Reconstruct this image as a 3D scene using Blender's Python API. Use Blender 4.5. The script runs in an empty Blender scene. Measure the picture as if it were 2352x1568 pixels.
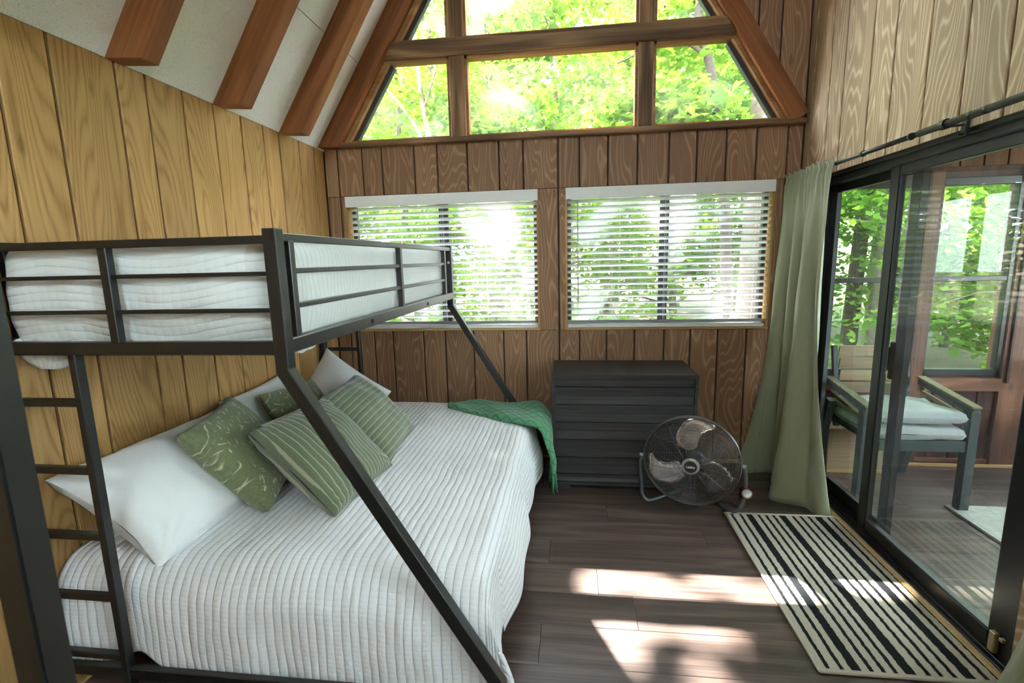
import bpy, bmesh, math, random
import numpy as np
from mathutils import Vector, Matrix
random.seed(7); RNG = np.random.default_rng(7)
S = bpy.context.scene
COL = S.collection
PI = math.pi

# ------------------------------------------------------------------ camera
cam_d = bpy.data.cameras.new('camera'); cam = bpy.data.objects.new('camera', cam_d); COL.objects.link(cam)
YAW, PITCH, ROLL, FPX, CAMZ = -.1234366, .1645223, -.0236864, 1131.788, 1.5
def _rot():
    c, s = math.cos, math.sin
    B = Matrix(((1, 0, 0), (0, 0, -1), (0, 1, 0)))
    Rz = Matrix(((c(YAW), -s(YAW), 0), (s(YAW), c(YAW), 0), (0, 0, 1)))
    Rx = Matrix(((1, 0, 0), (0, c(PITCH), -s(PITCH)), (0, s(PITCH), c(PITCH))))
    Rr = Matrix(((c(ROLL), -s(ROLL), 0), (s(ROLL), c(ROLL), 0), (0, 0, 1)))
    return Rr @ Rx @ B @ Rz
_R = _rot()
right, up, back = _R[0].copy(), -_R[1], -_R[2]
M = Matrix((right, up, back)).transposed().to_4x4(); M.translation = (0, 0, CAMZ)
cam.matrix_world = M
cam_d.sensor_width = 36; cam_d.sensor_fit = 'HORIZONTAL'; cam_d.lens = FPX / 2352 * 36
cam_d.clip_start = .02; cam_d.clip_end = 300
cam_d.dof.use_dof = True; cam_d.dof.focus_distance = 2.6; cam_d.dof.aperture_fstop = 4.5
S.camera = cam

# ------------------------------------------------------------------ sky, sun, exposure
SKY = 10.0; SUN = 32.0
w = bpy.data.worlds.new('world'); S.world = w; w.use_nodes = True
bg = w.node_tree.nodes['Background']; bg.inputs[0].default_value = (.87, .95, 1.06, 1); bg.inputs[1].default_value = SKY
SUNV = Vector((-.25, .559, 1.0))                       # towards the sun, per unit height
sd = bpy.data.lights.new('sun', 'SUN'); sd.energy = SUN; sd.angle = .0093; sd.color = (1, .95, .87)
sun = bpy.data.objects.new('sun', sd); COL.objects.link(sun)
sun.rotation_euler = SUNV.to_track_quat('Z', 'Y').to_euler(); sun.location = (-6, 14, 26)
vs = S.view_settings; vs.view_transform = 'Standard'; vs.look = 'None'; vs.gamma = 1; vs.use_curve_mapping = False
vs.exposure = 1.14
cy = S.cycles
cy.max_bounces = 6; cy.diffuse_bounces = 4; cy.glossy_bounces = 3; cy.transmission_bounces = 3; cy.transparent_max_bounces = 18
cy.use_adaptive_sampling = True; cy.adaptive_threshold = .25; cy.adaptive_min_samples = 20
cy.sample_clamp_indirect = 6; cy.caustics_reflective = False; cy.caustics_refractive = False
cy.use_denoising = True

# ------------------------------------------------------------------ helpers
def link(name, me, mat=None, parent=None, loc=(0, 0, 0), rot=None, smooth=False):
    o = bpy.data.objects.new(name, me); COL.objects.link(o)
    if mat is not None and len(me.materials) == 0: me.materials.append(mat)
    if smooth:
        me.polygons.foreach_set('use_smooth', [True] * len(me.polygons))
    if parent is not None:
        o.parent = parent
    o.location = loc
    if rot: o.rotation_euler = rot
    return o
def mesh(name, v, f, uv=None):
    me = bpy.data.meshes.new(name); me.from_pydata([tuple(map(float, p)) for p in v], [], [tuple(q) for q in f])
    if uv is not None:
        l = me.uv_layers.new(name='UVMap')
        idx = np.empty(len(me.loops), np.int32); me.loops.foreach_get('vertex_index', idx)
        l.data.foreach_set('uv', np.asarray(uv, np.float32)[idx].ravel())
    me.update(); return me
def thing(name, label, cat, loc=(0, 0, 0), group=None):
    o = bpy.data.objects.new(name, None); COL.objects.link(o); o.location = loc; o.empty_display_size = .1
    return tag(o, label, cat, group)
def tag(o, label, cat, group=None):
    o['label'] = label; o['category'] = cat
    if group: o['group'] = group
    return o
def struct(o, label=None):
    o['kind'] = 'structure'
    if label: o['label'] = label
    return o
class MB:
    """collects shapes in world coordinates; build() makes one mesh object relative to its thing's base"""
    def __init__(s): s.v = []; s.f = []
    def add(s, v, f):
        n = len(s.v); s.v += [tuple(p) for p in v]; s.f += [tuple(i + n for i in q) for q in f]; return s
    def box(s, x0, x1, y0, y1, z0, z1, c=0):
        if c <= 0:
            return s.add([(x, y, z) for x in (x0, x1) for y in (y0, y1) for z in (z0, z1)],
                         [(0, 1, 3, 2), (4, 6, 7, 5), (0, 4, 5, 1), (2, 3, 7, 6), (0, 2, 6, 4), (1, 5, 7, 3)])
        bm = bmesh.new(); bmesh.ops.create_cube(bm, size=1)
        for q in bm.verts: q.co = Vector(((x0 + x1) / 2 + q.co.x * (x1 - x0), (y0 + y1) / 2 + q.co.y * (y1 - y0), (z0 + z1) / 2 + q.co.z * (z1 - z0)))
        bmesh.ops.bevel(bm, geom=bm.edges[:], offset=c, segments=1 if c < .004 else 2, affect='EDGES')
        bm.verts.index_update()
        s.add([q.co[:] for q in bm.verts], [[q.index for q in f.verts] for f in bm.faces]); bm.free(); return s
    def bar(s, a, b, w, h, up=(0, 0, 1), c=.002):
        a, b = Vector(a), Vector(b); d = (b - a); L = d.length; d.normalize()
        u = Vector(up); x = u.cross(d).normalized(); y = d.cross(x)
        t = MB(); t.box(-w / 2, w / 2, -h / 2, h / 2, 0, L, c)
        return s.add([a + x * p[0] + y * p[1] + d * p[2] for p in t.v], t.f)
    def prism(s, poly, y0, y1, axis='y'):
        """poly in (x,z) extruded along y (or (y,z) along x)"""
        n = len(poly); v = []
        for y in (y0, y1):
            for p in poly: v.append((p[0], y, p[1]) if axis == 'y' else (y, p[0], p[1]))
        f = [list(range(n)), list(range(2 * n - 1, n - 1, -1))] + [(i, i + n, (i + 1) % n + n, (i + 1) % n) for i in range(n)]
        return s.add(v, f)
    def tube(s, pts, r, n=8, closed=False, cap=True):
        pts = [Vector(p) for p in pts]; m = len(pts); rr = r if hasattr(r, '__len__') else [r] * m
        v = []; f = []; prev = None
        for i in range(m):
            if closed: t = pts[(i + 1) % m] - pts[i - 1]
            else: t = pts[min(i + 1, m - 1)] - pts[max(i - 1, 0)]
            t.normalize()
            if prev is None:
                a = Vector((0, 0, 1)) if abs(t.z) < .9 else Vector((1, 0, 0)); x = t.cross(a).normalized()
            else: x = (prev - t * prev.dot(t)).normalized()
            prev = x; y = t.cross(x)
            for k in range(n):
                an = 2 * PI * k / n; v.append(pts[i] + (x * math.cos(an) + y * math.sin(an)) * rr[i])
        for i in range(m if closed else m - 1):
            j = (i + 1) % m
            for k in range(n): f.append((i * n + k, i * n + (k + 1) % n, j * n + (k + 1) % n, j * n + k))
        if cap and not closed: f += [tuple(range(n - 1, -1, -1)), tuple((m - 1) * n + k for k in range(n))]
        return s.add(v, f)
    def lathe(s, prof, c, ax, n=32):
        """prof: (radius, height along ax) list"""
        ax = Vector(ax).normalized(); a = Vector((0, 0, 1)) if abs(ax.z) < .9 else Vector((1, 0, 0))
        x = ax.cross(a).normalized(); y = ax.cross(x); c = Vector(c); v = []; f = []
        for r, h in prof:
            for k in range(n):
                an = 2 * PI * k / n; v.append(c + ax * h + (x * math.cos(an) + y * math.sin(an)) * r)
        for i in range(len(prof) - 1):
            for k in range(n): f.append((i * n + k, i * n + (k + 1) % n, (i + 1) * n + (k + 1) % n, (i + 1) * n + k))
        f += [tuple(range(n - 1, -1, -1)), tuple((len(prof) - 1) * n + k for k in range(n))]
        return s.add(v, f)
    def build(s, name, mat, parent=None, smooth=False, uv=None, base=None):
        b = Vector(base) if base is not None else (Vector(root(parent).location) if parent is not None else Vector((0, 0, 0)))
        me = mesh(name, [Vector(p) - b for p in s.v], s.f, uv)
        bm = bmesh.new(); bm.from_mesh(me); bmesh.ops.recalc_face_normals(bm, faces=bm.faces[:]); bm.to_mesh(me); bm.free()
        o = link(name, me, mat, parent, smooth=smooth)
        if parent is None and base is not None: o.location = b
        return o
def root(o):
    while o.parent is not None: o = o.parent
    return o
def soft(o, ang=40):
    """smooth shading with sharp edges kept"""
    me = o.data; me.polygons.foreach_set('use_smooth', [True] * len(me.polygons))
    bm = bmesh.new(); bm.from_mesh(me)
    for e in bm.edges:
        if len(e.link_faces) == 2 and e.calc_face_angle(0) > math.radians(ang): e.smooth = False
    bm.to_mesh(me); bm.free(); return o
def lerp(a, b, t): return a + (b - a) * t
def sstep(t): t = min(1, max(0, t)); return t * t * (3 - 2 * t)
def polyline(pts, t):
    pts = [Vector(p) for p in pts]; ls = [(pts[i + 1] - pts[i]).length for i in range(len(pts) - 1)]; T = sum(ls) * t
    for i, l in enumerate(ls):
        if T <= l or i == len(ls) - 1: return pts[i].lerp(pts[i + 1], min(1, T / l))
        T -= l
def catmull(pts, n):
    P = [Vector(p) for p in pts]; P = [P[0] * 2 - P[1]] + P + [P[-1] * 2 - P[-2]]; out = []
    for i in range(1, len(P) - 2):
        for k in range(n):
            t = k / n; a, b, c, d = P[i - 1], P[i], P[i + 1], P[i + 2]
            out.append(.5 * (2 * b + (c - a) * t + (2 * a - 5 * b + 4 * c - d) * t * t + (3 * b - a - 3 * c + d) * t ** 3))
    out.append(P[-2]); return out

# ------------------------------------------------------------------ materials
class NT:
    def __init__(s, name):
        s.m = bpy.data.materials.new(name); s.m.use_nodes = True; s.t = s.m.node_tree; s.n = s.t.nodes; s.n.clear()
        s.out = s.n.new('ShaderNodeOutputMaterial')
    def N(s, typ, ins=None, **kw):
        nd = s.n.new('ShaderNode' + typ)
        for k, v in kw.items(): setattr(nd, k, v)
        for k, v in (ins or {}).items():
            if isinstance(v, bpy.types.NodeSocket): s.t.links.new(v, nd.inputs[k])
            else: nd.inputs[k].default_value = v
        return nd
    def math(s, op, a, b=0.0, c=None):
        d = {0: a, 1: b}
        if c is not None: d[2] = c
        return s.N('Math', d, operation=op).outputs[0]
    def vmul(s, v, k): return s.N('VectorMath', {0: v, 1: k}, operation='MULTIPLY').outputs[0]
    def vadd(s, v, k): return s.N('VectorMath', {0: v, 1: k}, operation='ADD').outputs[0]
    def ramp(s, fac, stops, interp='LINEAR'):
        r = s.N('ValToRGB', {0: fac}); e = r.color_ramp.elements; r.color_ramp.interpolation = interp
        while len(e) < len(stops): e.new(.5)
        for q, (p, c) in zip(e, stops): q.position = p; q.color = (*c, 1) if len(c) == 3 else c
        return r.outputs[0]
    def mix(s, f, a, b, blend='MIX'):
        n = s.N('Mix', {0: f}, data_type='RGBA', blend_type=blend)
        for i, v in ((6, a), (7, b)):
            if isinstance(v, bpy.types.NodeSocket): s.t.links.new(v, n.inputs[i])
            else: n.inputs[i].default_value = (*v, 1) if len(v) == 3 else v
        return n.outputs[2]
    def noise(s, v, scale=1, detail=2, rough=.5, dist=0): return s.N('TexNoise', {'Vector': v, 'Scale': scale, 'Detail': detail, 'Roughness': rough, 'Distortion': dist}).outputs[0]
    def bump(s, h, strength=.5, dist=.01): return s.N('Bump', {'Height': h, 'Strength': strength, 'Distance': dist}).outputs[0]
    def bsdf(s, **kw):
        ins = {}
        for k, v in kw.items():
            k = {'col': 'Base Color', 'rough': 'Roughness', 'metal': 'Metallic', 'normal': 'Normal', 'spec': 'Specular IOR Level', 'coat': 'Coat Weight', 'sheen': 'Sheen Weight', 'trans': 'Transmission Weight', 'sub': 'Subsurface Weight'}[k]
            if k == 'Base Color' and not isinstance(v, bpy.types.NodeSocket): v = (*v, 1)
            ins[k] = v
        return s.N('BsdfPrincipled', ins).outputs[0]
    def done(s, sh): s.t.links.new(sh, s.out.inputs[0]); return s.m
def plain(name, col, rough=.5, metal=0, spec=.5, var=.06, nscale=30, bumpd=0, sheen=0):
    t = NT(name); v = t.N('TexCoord').outputs['Object']; n = t.noise(v, nscale, 3)
    c = t.mix(n, tuple(x * (1 - var) for x in col), tuple(min(1, x * (1 + var)) for x in col))
    kw = dict(col=c, rough=rough, metal=metal, spec=spec, sheen=sheen)
    if bumpd: kw['normal'] = t.bump(n, .5, bumpd)
    return t.done(t.bsdf(**kw))
def wood(name, dark, mid, light, axis=2, lines=16, across=3.2, along=.55, inv=False, rough=.55, fiber=.35, knots=True, coat=0, patch=.35, spec=.35, linew=.5, bumpd=.0012):
    t = NT(name); v = t.N('TexCoord').outputs['Object']; rnd = t.N('ObjectInfo').outputs['Random']
    off = t.N('CombineXYZ', {0: t.math('MULTIPLY', rnd, 37.0), 1: t.math('MULTIPLY', rnd, 91.0), 2: t.math('MULTIPLY', rnd, 53.0)}).outputs[0]
    v = t.vadd(v, off)
    k = [across] * 3; k[axis] = along
    base = t.noise(t.vmul(v, tuple(k)), 1, 2.2, .45, .15)
    ring = t.math('SINE', t.math('MULTIPLY', base, lines * 2 * PI))
    ring = t.math('MULTIPLY_ADD', ring, .5, .5)
    k2 = [130.0] * 3; k2[axis] = 2.2
    fib = t.noise(t.vmul(v, tuple(k2)), 1, 3)
    fib = t.math('MULTIPLY_ADD', fib, 1.8, -.4)
    k3 = [5.0] * 3; k3[axis] = .9
    blot = t.noise(t.vmul(v, tuple(k3)), 1, 3)
    f = t.math('ADD', t.math('MULTIPLY', t.math('POWER', ring, 1.0 / linew if not inv else linew), 1 - fiber), t.math('MULTIPLY', fib, fiber))
    c = t.ramp(f, [(.12, dark), (.5, mid), (.92, light)])
    tone = t.math('MULTIPLY_ADD', blot, patch * 2, 1 - patch)
    tone = t.math('MULTIPLY', tone, t.math('MULTIPLY_ADD', rnd, .22, .89))
    c = t.mix(1.0, c, t.N('CombineColor', {0: tone, 1: tone, 2: tone}).outputs[0], 'MULTIPLY')
    if knots:
        k4 = [4.5] * 3; k4[axis] = 1.6
        vo = t.N('TexVoronoi', {'Vector': t.vmul(v, tuple(k4)), 'Scale': 1.0, 'Randomness': 1.0}).outputs['Distance']
        kn = t.ramp(vo, [(.035, (1, 1, 1)), (.075, (0, 0, 0))])
        c = t.mix(t.math('MULTIPLY', kn, .55), c, tuple(x * .45 for x in dark))
    nb = t.bump(t.math('ADD', f, t.math('MULTIPLY', fib, .5)), .55, bumpd)
    return t.done(t.bsdf(col=c, rough=rough, normal=nb, coat=coat, spec=spec))
def ribbed(name, col, pu=.024, pv=.012, kv=.25, d=.0035, rough=.85, sheen=.15):
    """quilted cloth: ribs across U, fine stitches across V (UV in metres)"""
    t = NT(name); uv = t.N('UVMap').outputs[0]; wob = t.noise(t.vmul(uv, (6, 6, 6)), 1, 2)
    sx = t.N('SeparateXYZ', {0: uv})
    u = t.math('ADD', sx.outputs[0], t.math('MULTIPLY', wob, .016))
    a = t.math('ABSOLUTE', t.math('SINE', t.math('MULTIPLY', u, PI / pu)))
    a = t.math('POWER', a, .45)
    b = t.math('ABSOLUTE', t.math('SINE', t.math('MULTIPLY', t.math('ADD', sx.outputs[1], t.math('MULTIPLY', wob, .01)), PI / pv)))
    cr = t.noise(t.vmul(uv, (9, 3.5, 5)), 1, 3, .55, .6)
    h = t.math('ADD', t.math('ADD', a, t.math('MULTIPLY', b, kv)), t.math('MULTIPLY', cr, 3.0))
    c = t.mix(t.math('MULTIPLY', a, .6), tuple(x * .90 for x in col), col)
    return t.done(t.bsdf(col=c, rough=rough, normal=t.bump(h, .8, d), sheen=sheen, spec=.2))
def glass(name, haze=0.0, hscale=1.2, tint=(1, 1, 1), ior=1.5, seed=0, thr=.52, base_haze=0.02):
    t = NT(name); geo = t.N('NewGeometry'); fr = t.N('Fresnel', {'IOR': ior}).outputs[0]
    front = t.math('SUBTRACT', 1.0, geo.outputs['Backfacing']); fr = t.math('MULTIPLY', fr, front)
    tr = t.N('BsdfTransparent', {0: (*tint, 1)}).outputs[0]; gl = t.N('BsdfGlossy', {'Roughness': .008}).outputs[0]
    body = tr
    v = t.vadd(geo.outputs['Position'], (seed, seed * 1.7, seed * 2.3))
    n = t.noise(v, hscale, 3, .6, .8)
    m = t.ramp(n, [(thr, (0, 0, 0)), (thr + .2, (1, 1, 1))])
    fac = t.math('MULTIPLY', t.math('ADD', t.math('MULTIPLY', m, haze), base_haze), front)
    tl = t.N('BsdfTranslucent', {0: (.9, .93, .95, 1)}).outputs[0]
    body = t.N('MixShader', {0: fac, 1: tr, 2: tl}).outputs[0]
    return t.done(t.N('MixShader', {0: fr, 1: body, 2: gl}).outputs[0])

W_LEFT = wood('wood_board_warm_lit', (0.2774, 0.1462, 0.0448), (0.4246, 0.2393, 0.0856), (0.4902, 0.2958, 0.1168), lines=42, inv=True, patch=.22, rough=.5, linew=.6, across=3.6, along=.42, fiber=.5)  # same boarding as the other walls, with warm light mixed into the tone
W_BACK = wood('wood_board_shaded', (0.2703, 0.1450, 0.0758), (0.3169, 0.1760, 0.0950), (0.4388, 0.2680, 0.1603), lines=36, patch=.18, fiber=.30, linew=.30, across=3.4, along=.6)  # same boarding as the right wall, its shade put into a darker colour
W_RIGHT = wood('wood_board_lit', (.38, .26, .15), (.47, .335, .20), (.64, .50, .335), lines=36, patch=.20, fiber=.30, linew=.35, across=3.4, along=.6)  # same boarding as the back wall, lightened in colour for the light on it
W_GROOVE = plain('groove_brown', (.055, .026, .012), .8)
W_RAFTER = wood('wood_red_rafter', (0.1501, 0.0476, 0.0134), (0.2403, 0.0817, 0.0244), (0.3099, 0.1196, 0.0403), axis=0, lines=5, across=4, along=.4, fiber=.6, patch=.3, rough=.5)
W_FRAME = wood('wood_window_frame', (0.1085, 0.0573, 0.0248), (0.2542, 0.1395, 0.0667), (0.4201, 0.2542, 0.1333), axis=0, lines=6, across=5, along=.5, fiber=.5, patch=.65, rough=.55)
W_FRAMEV = wood('wood_window_post', (0.1085, 0.0573, 0.0248), (0.2542, 0.1395, 0.0667), (0.4201, 0.2542, 0.1333), axis=2, lines=6, across=5, along=.5, fiber=.5, patch=.65, rough=.55)
W_STOP = wood('wood_lit_stop', (.24, .115, .040), (.36, .19, .075), (.46, .27, .115), axis=0, lines=5, fiber=.6, knots=False, patch=.4)  # orange tone paints the light on the inner casing strips
W_TRIM = wood('wood_pine_trim', (.45, .27, .09), (.58, .37, .14), (.68, .46, .20), axis=0, lines=4, fiber=.6, knots=False)
W_TRIMV = wood('wood_pine_jamb', (.40, .22, .07), (.52, .31, .11), (.62, .40, .16), axis=2, lines=4, fiber=.6, knots=False)
W_FLOOR = wood('vinyl_floor_plank', (0.0536, 0.0350, 0.0290), (0.1083, 0.0721, 0.0590), (0.1744, 0.1205, 0.1000), axis=0, lines=5, across=6, along=.5, fiber=.6, patch=.45, rough=.38, knots=False, spec=.5, bumpd=.0004)
W_SUB = plain('floor_joint', (.02, .015, .012), .9)
W_DRES = wood('dark_laminate', (0.0208, 0.0192, 0.0192), (0.0352, 0.0336, 0.0336), (0.0528, 0.0512, 0.0512), axis=0, lines=3, across=20, along=1, fiber=.8, patch=.15, rough=.42, knots=False, bumpd=.0005)
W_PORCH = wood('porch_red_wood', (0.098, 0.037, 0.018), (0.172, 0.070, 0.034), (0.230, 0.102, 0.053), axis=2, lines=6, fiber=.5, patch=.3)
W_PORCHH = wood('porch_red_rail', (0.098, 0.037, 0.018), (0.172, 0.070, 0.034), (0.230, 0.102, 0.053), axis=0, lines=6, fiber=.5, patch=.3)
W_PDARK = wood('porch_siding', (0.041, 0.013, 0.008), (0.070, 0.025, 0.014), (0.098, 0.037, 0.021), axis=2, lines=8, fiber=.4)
W_TAN = wood('tan_slat', (0.271, 0.180, 0.098), (0.353, 0.246, 0.148), (0.426, 0.312, 0.197), axis=0, lines=3, fiber=.7, knots=False, patch=.15)
W_ARM = wood('dark_arm_wood', (.10, .075, .035), (.16, .125, .06), (.22, .175, .09), axis=1, lines=3, fiber=.7, knots=False, patch=.15)
BLACK = plain('black_powder_coat', (.006, .007, .0065), .38, 0, .75, .1, 60)
BLACKD = plain('black_door_metal', (.012, .013, .013), .33, 0, .5, .1, 40)
WINBLK = plain('window_black_metal', (.035, .036, .038), .4)
WHITEB = plain('blind_white', (.86, .87, .88), .45, 0, .4, .02)
def slat_mat():
    t = NT('blind_slat_white'); n = t.noise(t.N('TexCoord').outputs['Object'], 12, 2)
    c = t.mix(n, (.84, .86, .88), (.90, .91, .92))
    p = t.bsdf(col=c, rough=.45, spec=.4); tl = t.N('BsdfTranslucent', {0: c}).outputs[0]
    return t.done(t.N('MixShader', {0: .5, 1: p, 2: tl}).outputs[0])
SLAT = slat_mat()
CORD = plain('cord_white', (.8, .8, .78), .7)
WAND = plain('wand_grey', (.55, .57, .58), .2)
def ceil_mat():
    t = NT('ceiling_fibre_panel'); v = t.N('TexCoord').outputs['Object']
    a = t.noise(v, 90, 4, .7, 1.5); b = t.noise(t.vadd(v, (7, 3, 1)), 210, 2, .6, 1)
    sp = t.ramp(b, [(.30, (.12, .11, .10)), (.40, (1, 1, 1))])
    c = t.mix(a, (.80, .80, .78), (.94, .94, .92)); c = t.mix(.45, c, sp, 'MULTIPLY')
    return t.done(t.bsdf(col=c, rough=.95, normal=t.bump(a, .9, .006), spec=.1))
CEIL = ceil_mat()
PLASTER = plain('plaster_white', (.72, .71, .68), .9)
QUILT = ribbed('white_quilt', (.86, .87, .90), pu=.030, pv=.016, kv=.12, d=.006)
QUILT2 = ribbed('white_bunk_quilt', (.80, .82, .80), pu=.025, pv=.03, kv=.3, d=.0028)
def linen(name, col, d=.006):
    t = NT(name); v = t.N('TexCoord').outputs['Object']
    a = t.noise(v, 5, 2, .45, .5); b = t.noise(v, 500, 1)
    h = t.math('ADD', a, t.math('MULTIPLY', b, .03))
    return t.done(t.bsdf(col=col, rough=.8, normal=t.bump(h, .8, d), sheen=.1, spec=.2))
LINEN = linen('white_pillowcase', (.84, .85, .86), .016)
def stripe_cushion(name, base, line, pitch, width):
    t = NT(name); uv = t.N('UVMap').outputs[0]; sx = t.N('SeparateXYZ', {0: uv})
    n = t.noise(t.vmul(uv, (14, 14, 1)), 1, 2)
    fr = t.math('FRACT', t.math('DIVIDE', t.math('ADD', sx.outputs[0], t.math('MULTIPLY', n, .004)), pitch))
    d = t.math('ABSOLUTE', t.math('SUBTRACT', fr, .5))
    ln = t.ramp(d, [(width, (1, 1, 1)), (width + .05, (0, 0, 0))])
    f2 = t.noise(t.vmul(uv, (60, 400, 1)), 1, 2)
    c = t.mix(f2, tuple(x * .75 for x in base), tuple(x * 1.25 for x in base)); c = t.mix(t.math('MULTIPLY', ln, .65), c, line)
    h = t.math('ADD', t.math('MULTIPLY', t.math('SUBTRACT', 1.0, t.math('MULTIPLY', d, 2.0)), -1.0), t.math('MULTIPLY', t.noise(t.vmul(uv, (8, 8, 1)), 1, 2), 2.5))
    return t.done(t.bsdf(col=c, rough=.85, normal=t.bump(h, .7, .004), sheen=.35, spec=.15))
STR1 = stripe_cushion('sage_striped_corduroy', (.135, .160, .095), (.46, .47, .32), .027, .05)
STR2 = stripe_cushion('sage_striped_velvet', (.165, .195, .125), (.40, .43, .29), .030, .07)
def damask():
    t = NT('sage_damask'); uv = t.N('UVMap').outputs[0]
    mp = t.N('Mapping', {'Vector': uv, 'Rotation': (0, 0, .6)}).outputs[0]; wv = t.N('TexNoise', {'Vector': t.vmul(uv, (8, 8, 1)), 'Scale': 1.0}).outputs['Color']
    wv = t.vadd(mp, t.vmul(wv, (.10, .10, 0)))
    s1 = t.noise(t.vmul(wv, (75, 17, 1)), 1, 2, .5); s2 = t.noise(t.vmul(wv, (16, 60, 2)), 1, 2, .5)
    k1 = t.ramp(s1, [(.60, (0, 0, 0)), (.66, (1, 1, 1))]); k2_ = t.ramp(s2, [(.64, (0, 0, 0)), (.69, (1, 1, 1))])
    k = t.math('MULTIPLY', t.math('MAXIMUM', k1, k2_), .85)
    f = t.noise(t.vmul(uv, (300, 60, 1)), 1, 2)
    c = t.mix(f, (.11, .135, .062), (.24, .265, .14)); c = t.mix(k, c, (.56, .54, .38))
    return t.done(t.bsdf(col=c, rough=.8, normal=t.bump(t.math('ADD', f, t.math('MULTIPLY', k, .6)), .5, .002), sheen=.25, spec=.15))
DAM = damask()
def knit():
    t = NT('green_knit'); uv = t.N('UVMap').outputs[0]; sx = t.N('SeparateXYZ', {0: uv})
    wob = t.math('MULTIPLY', t.noise(t.vmul(uv, (12, 12, 1)), 1, 2), .02)
    a = t.math('ABSOLUTE', t.math('SUBTRACT', t.math('FRACT', t.math('DIVIDE', t.math('ADD', t.math('ADD', sx.outputs[0], sx.outputs[1]), wob), .075)), .5))
    b = t.math('ABSOLUTE', t.math('SUBTRACT', t.math('FRACT', t.math('DIVIDE', t.math('ADD', t.math('SUBTRACT', sx.outputs[0], sx.outputs[1]), wob), .075)), .5))
    d = t.math('MINIMUM', a, b); ln = t.ramp(d, [(.03, (0, 0, 0)), (.09, (1, 1, 1))])
    f = t.noise(t.vmul(uv, (260, 260, 1)), 1, 2)
    c = t.mix(f, (.055, .22, .10), (.11, .38, .18)); c = t.mix(t.math('MULTIPLY', t.math('SUBTRACT', 1.0, ln), .6), c, (.012, .06, .028))
    return t.done(t.bsdf(col=c, rough=.9, normal=t.bump(t.math('ADD', ln, t.math('MULTIPLY', f, .4)), .9, .005), sheen=.3, spec=.1))
KNIT = knit(); FRINGE = plain('green_yarn', (.055, .24, .105), .9, var=.25, nscale=80)
def curtain_mat():
    t = NT('sage_satin'); v = t.N('TexCoord').outputs['Object']; n = t.noise(t.vmul(v, (40, 40, 6)), 1, 3); wr = t.noise(v, 9, 3, .6, 1.5)
    c = t.mix(n, (.285, .310, .190), (.335, .360, .230))
    p = t.bsdf(col=c, rough=.42, normal=t.bump(t.math('ADD', wr, t.math('MULTIPLY', n, .05)), .4, .01), sheen=.3, spec=.45)
    tl = t.N('BsdfTranslucent', {0: (.30, .35, .18, 1)}).outputs[0]
    return t.done(t.N('MixShader', {0: .10, 1: p, 2: tl}).outputs[0])
CURT = curtain_mat()
def rug_mat():
    t = NT('striped_rug'); v = t.N('TexCoord').outputs['Object']; sx = t.N('SeparateXYZ', {0: v})
    wob = t.noise(t.vmul(v, (20, 40, 1)), 1, 2)
    u = t.math('DIVIDE', t.math('ADD', sx.outputs[0], t.math('MULTIPLY_ADD', wob, .010, -.005)), .615)
    weave = t.noise(t.vmul(v, (260, 160, 1)), 1, 3)
    cream = t.mix(weave, (.36, .32, .24), (.66, .61, .50)); blk = t.mix(weave, (.006, .007, .008), (.022, .025, .027))
    m = None
    for c0, h in ((.056, .0115), (.132, .0115), (.212, .028), (.296, .0115), (.362, .0115), (.428, .0115), (.506, .030), (.60, .0115), (.668, .0115), (.738, .0115), (.82, .029), (.905, .0115), (.968, .010)):
        k = t.math('LESS_THAN', t.math('ABSOLUTE', t.math('SUBTRACT', u, c0)), h); m = k if m is None else t.math('MAXIMUM', m, k)
    yy = t.math('LESS_THAN', t.math('ABSOLUTE', t.math('SUBTRACT', sx.outputs[1], .566)), .553); m = t.math('MULTIPLY', m, yy)
    return t.done(t.bsdf(col=t.mix(m, cream, blk), rough=.95, normal=t.bump(weave, .8, .004), spec=.1))
RUGM = rug_mat(); RUGB = plain('rug_binding', (.60, .55, .44), .9, bumpd=.002, nscale=200)
def prug():
    t = NT('porch_woven_rug'); v = t.N('TexCoord').outputs['Object']
    a = t.noise(t.vmul(v, (120, 16, 1)), 1, 2); b = t.noise(t.vmul(v, (10, 60, 1)), 1, 2)
    return t.done(t.bsdf(col=t.mix(t.math('MULTIPLY_ADD', b, .4, t.math('MULTIPLY', a, .6)), (.14, .145, .12), (.62, .62, .55)), rough=.95, normal=t.bump(a, .6, .004)))
PRUG = prug()
CHAIRM = plain('chair_green_grey_metal', (0.041, 0.056, 0.054), .4)
CUSH = linen('grey_chair_cushion', (.47, .50, .49), .008)
STEEL = plain('fan_blade_metal', (.68, .66, .64), .26, 1.0, var=.05)
WIRE = plain('fan_wire', (.16, .16, .16), .35, .8)
TUBE = plain('fan_tube_grey', (.12, .14, .15), .35, .6)
SILVER = plain('silver_plastic', (.36, .36, .35), .35, .3)
BLKP = plain('black_plastic', (.012, .012, .013), .4)
REDM = plain('red_ring', (.45, .02, .03), .4)
GREYM = plain('motor_grey', (.05, .05, .05), .5, .4)
BEIGE = plain('latch_beige', (.42, .36, .20), .4, .2)
CHROME = plain('screw_metal', (.6, .6, .6), .3, 1)
G_UP = glass('window_glass_upper', .22, 1.1, seed=1.3, thr=.56, base_haze=.02)
G_LOW = glass('window_glass_lower', .55, 1.6, seed=4.1, thr=.50, base_haze=.04)
G_DOOR = glass('door_glass', .03, 1.2, (.92, .97, .93), ior=1.75, seed=2.2, base_haze=.008)
G_PORCH = glass('porch_glass', .03, 1.0, (.95, 1, .96), seed=3.2, base_haze=.01)

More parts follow.
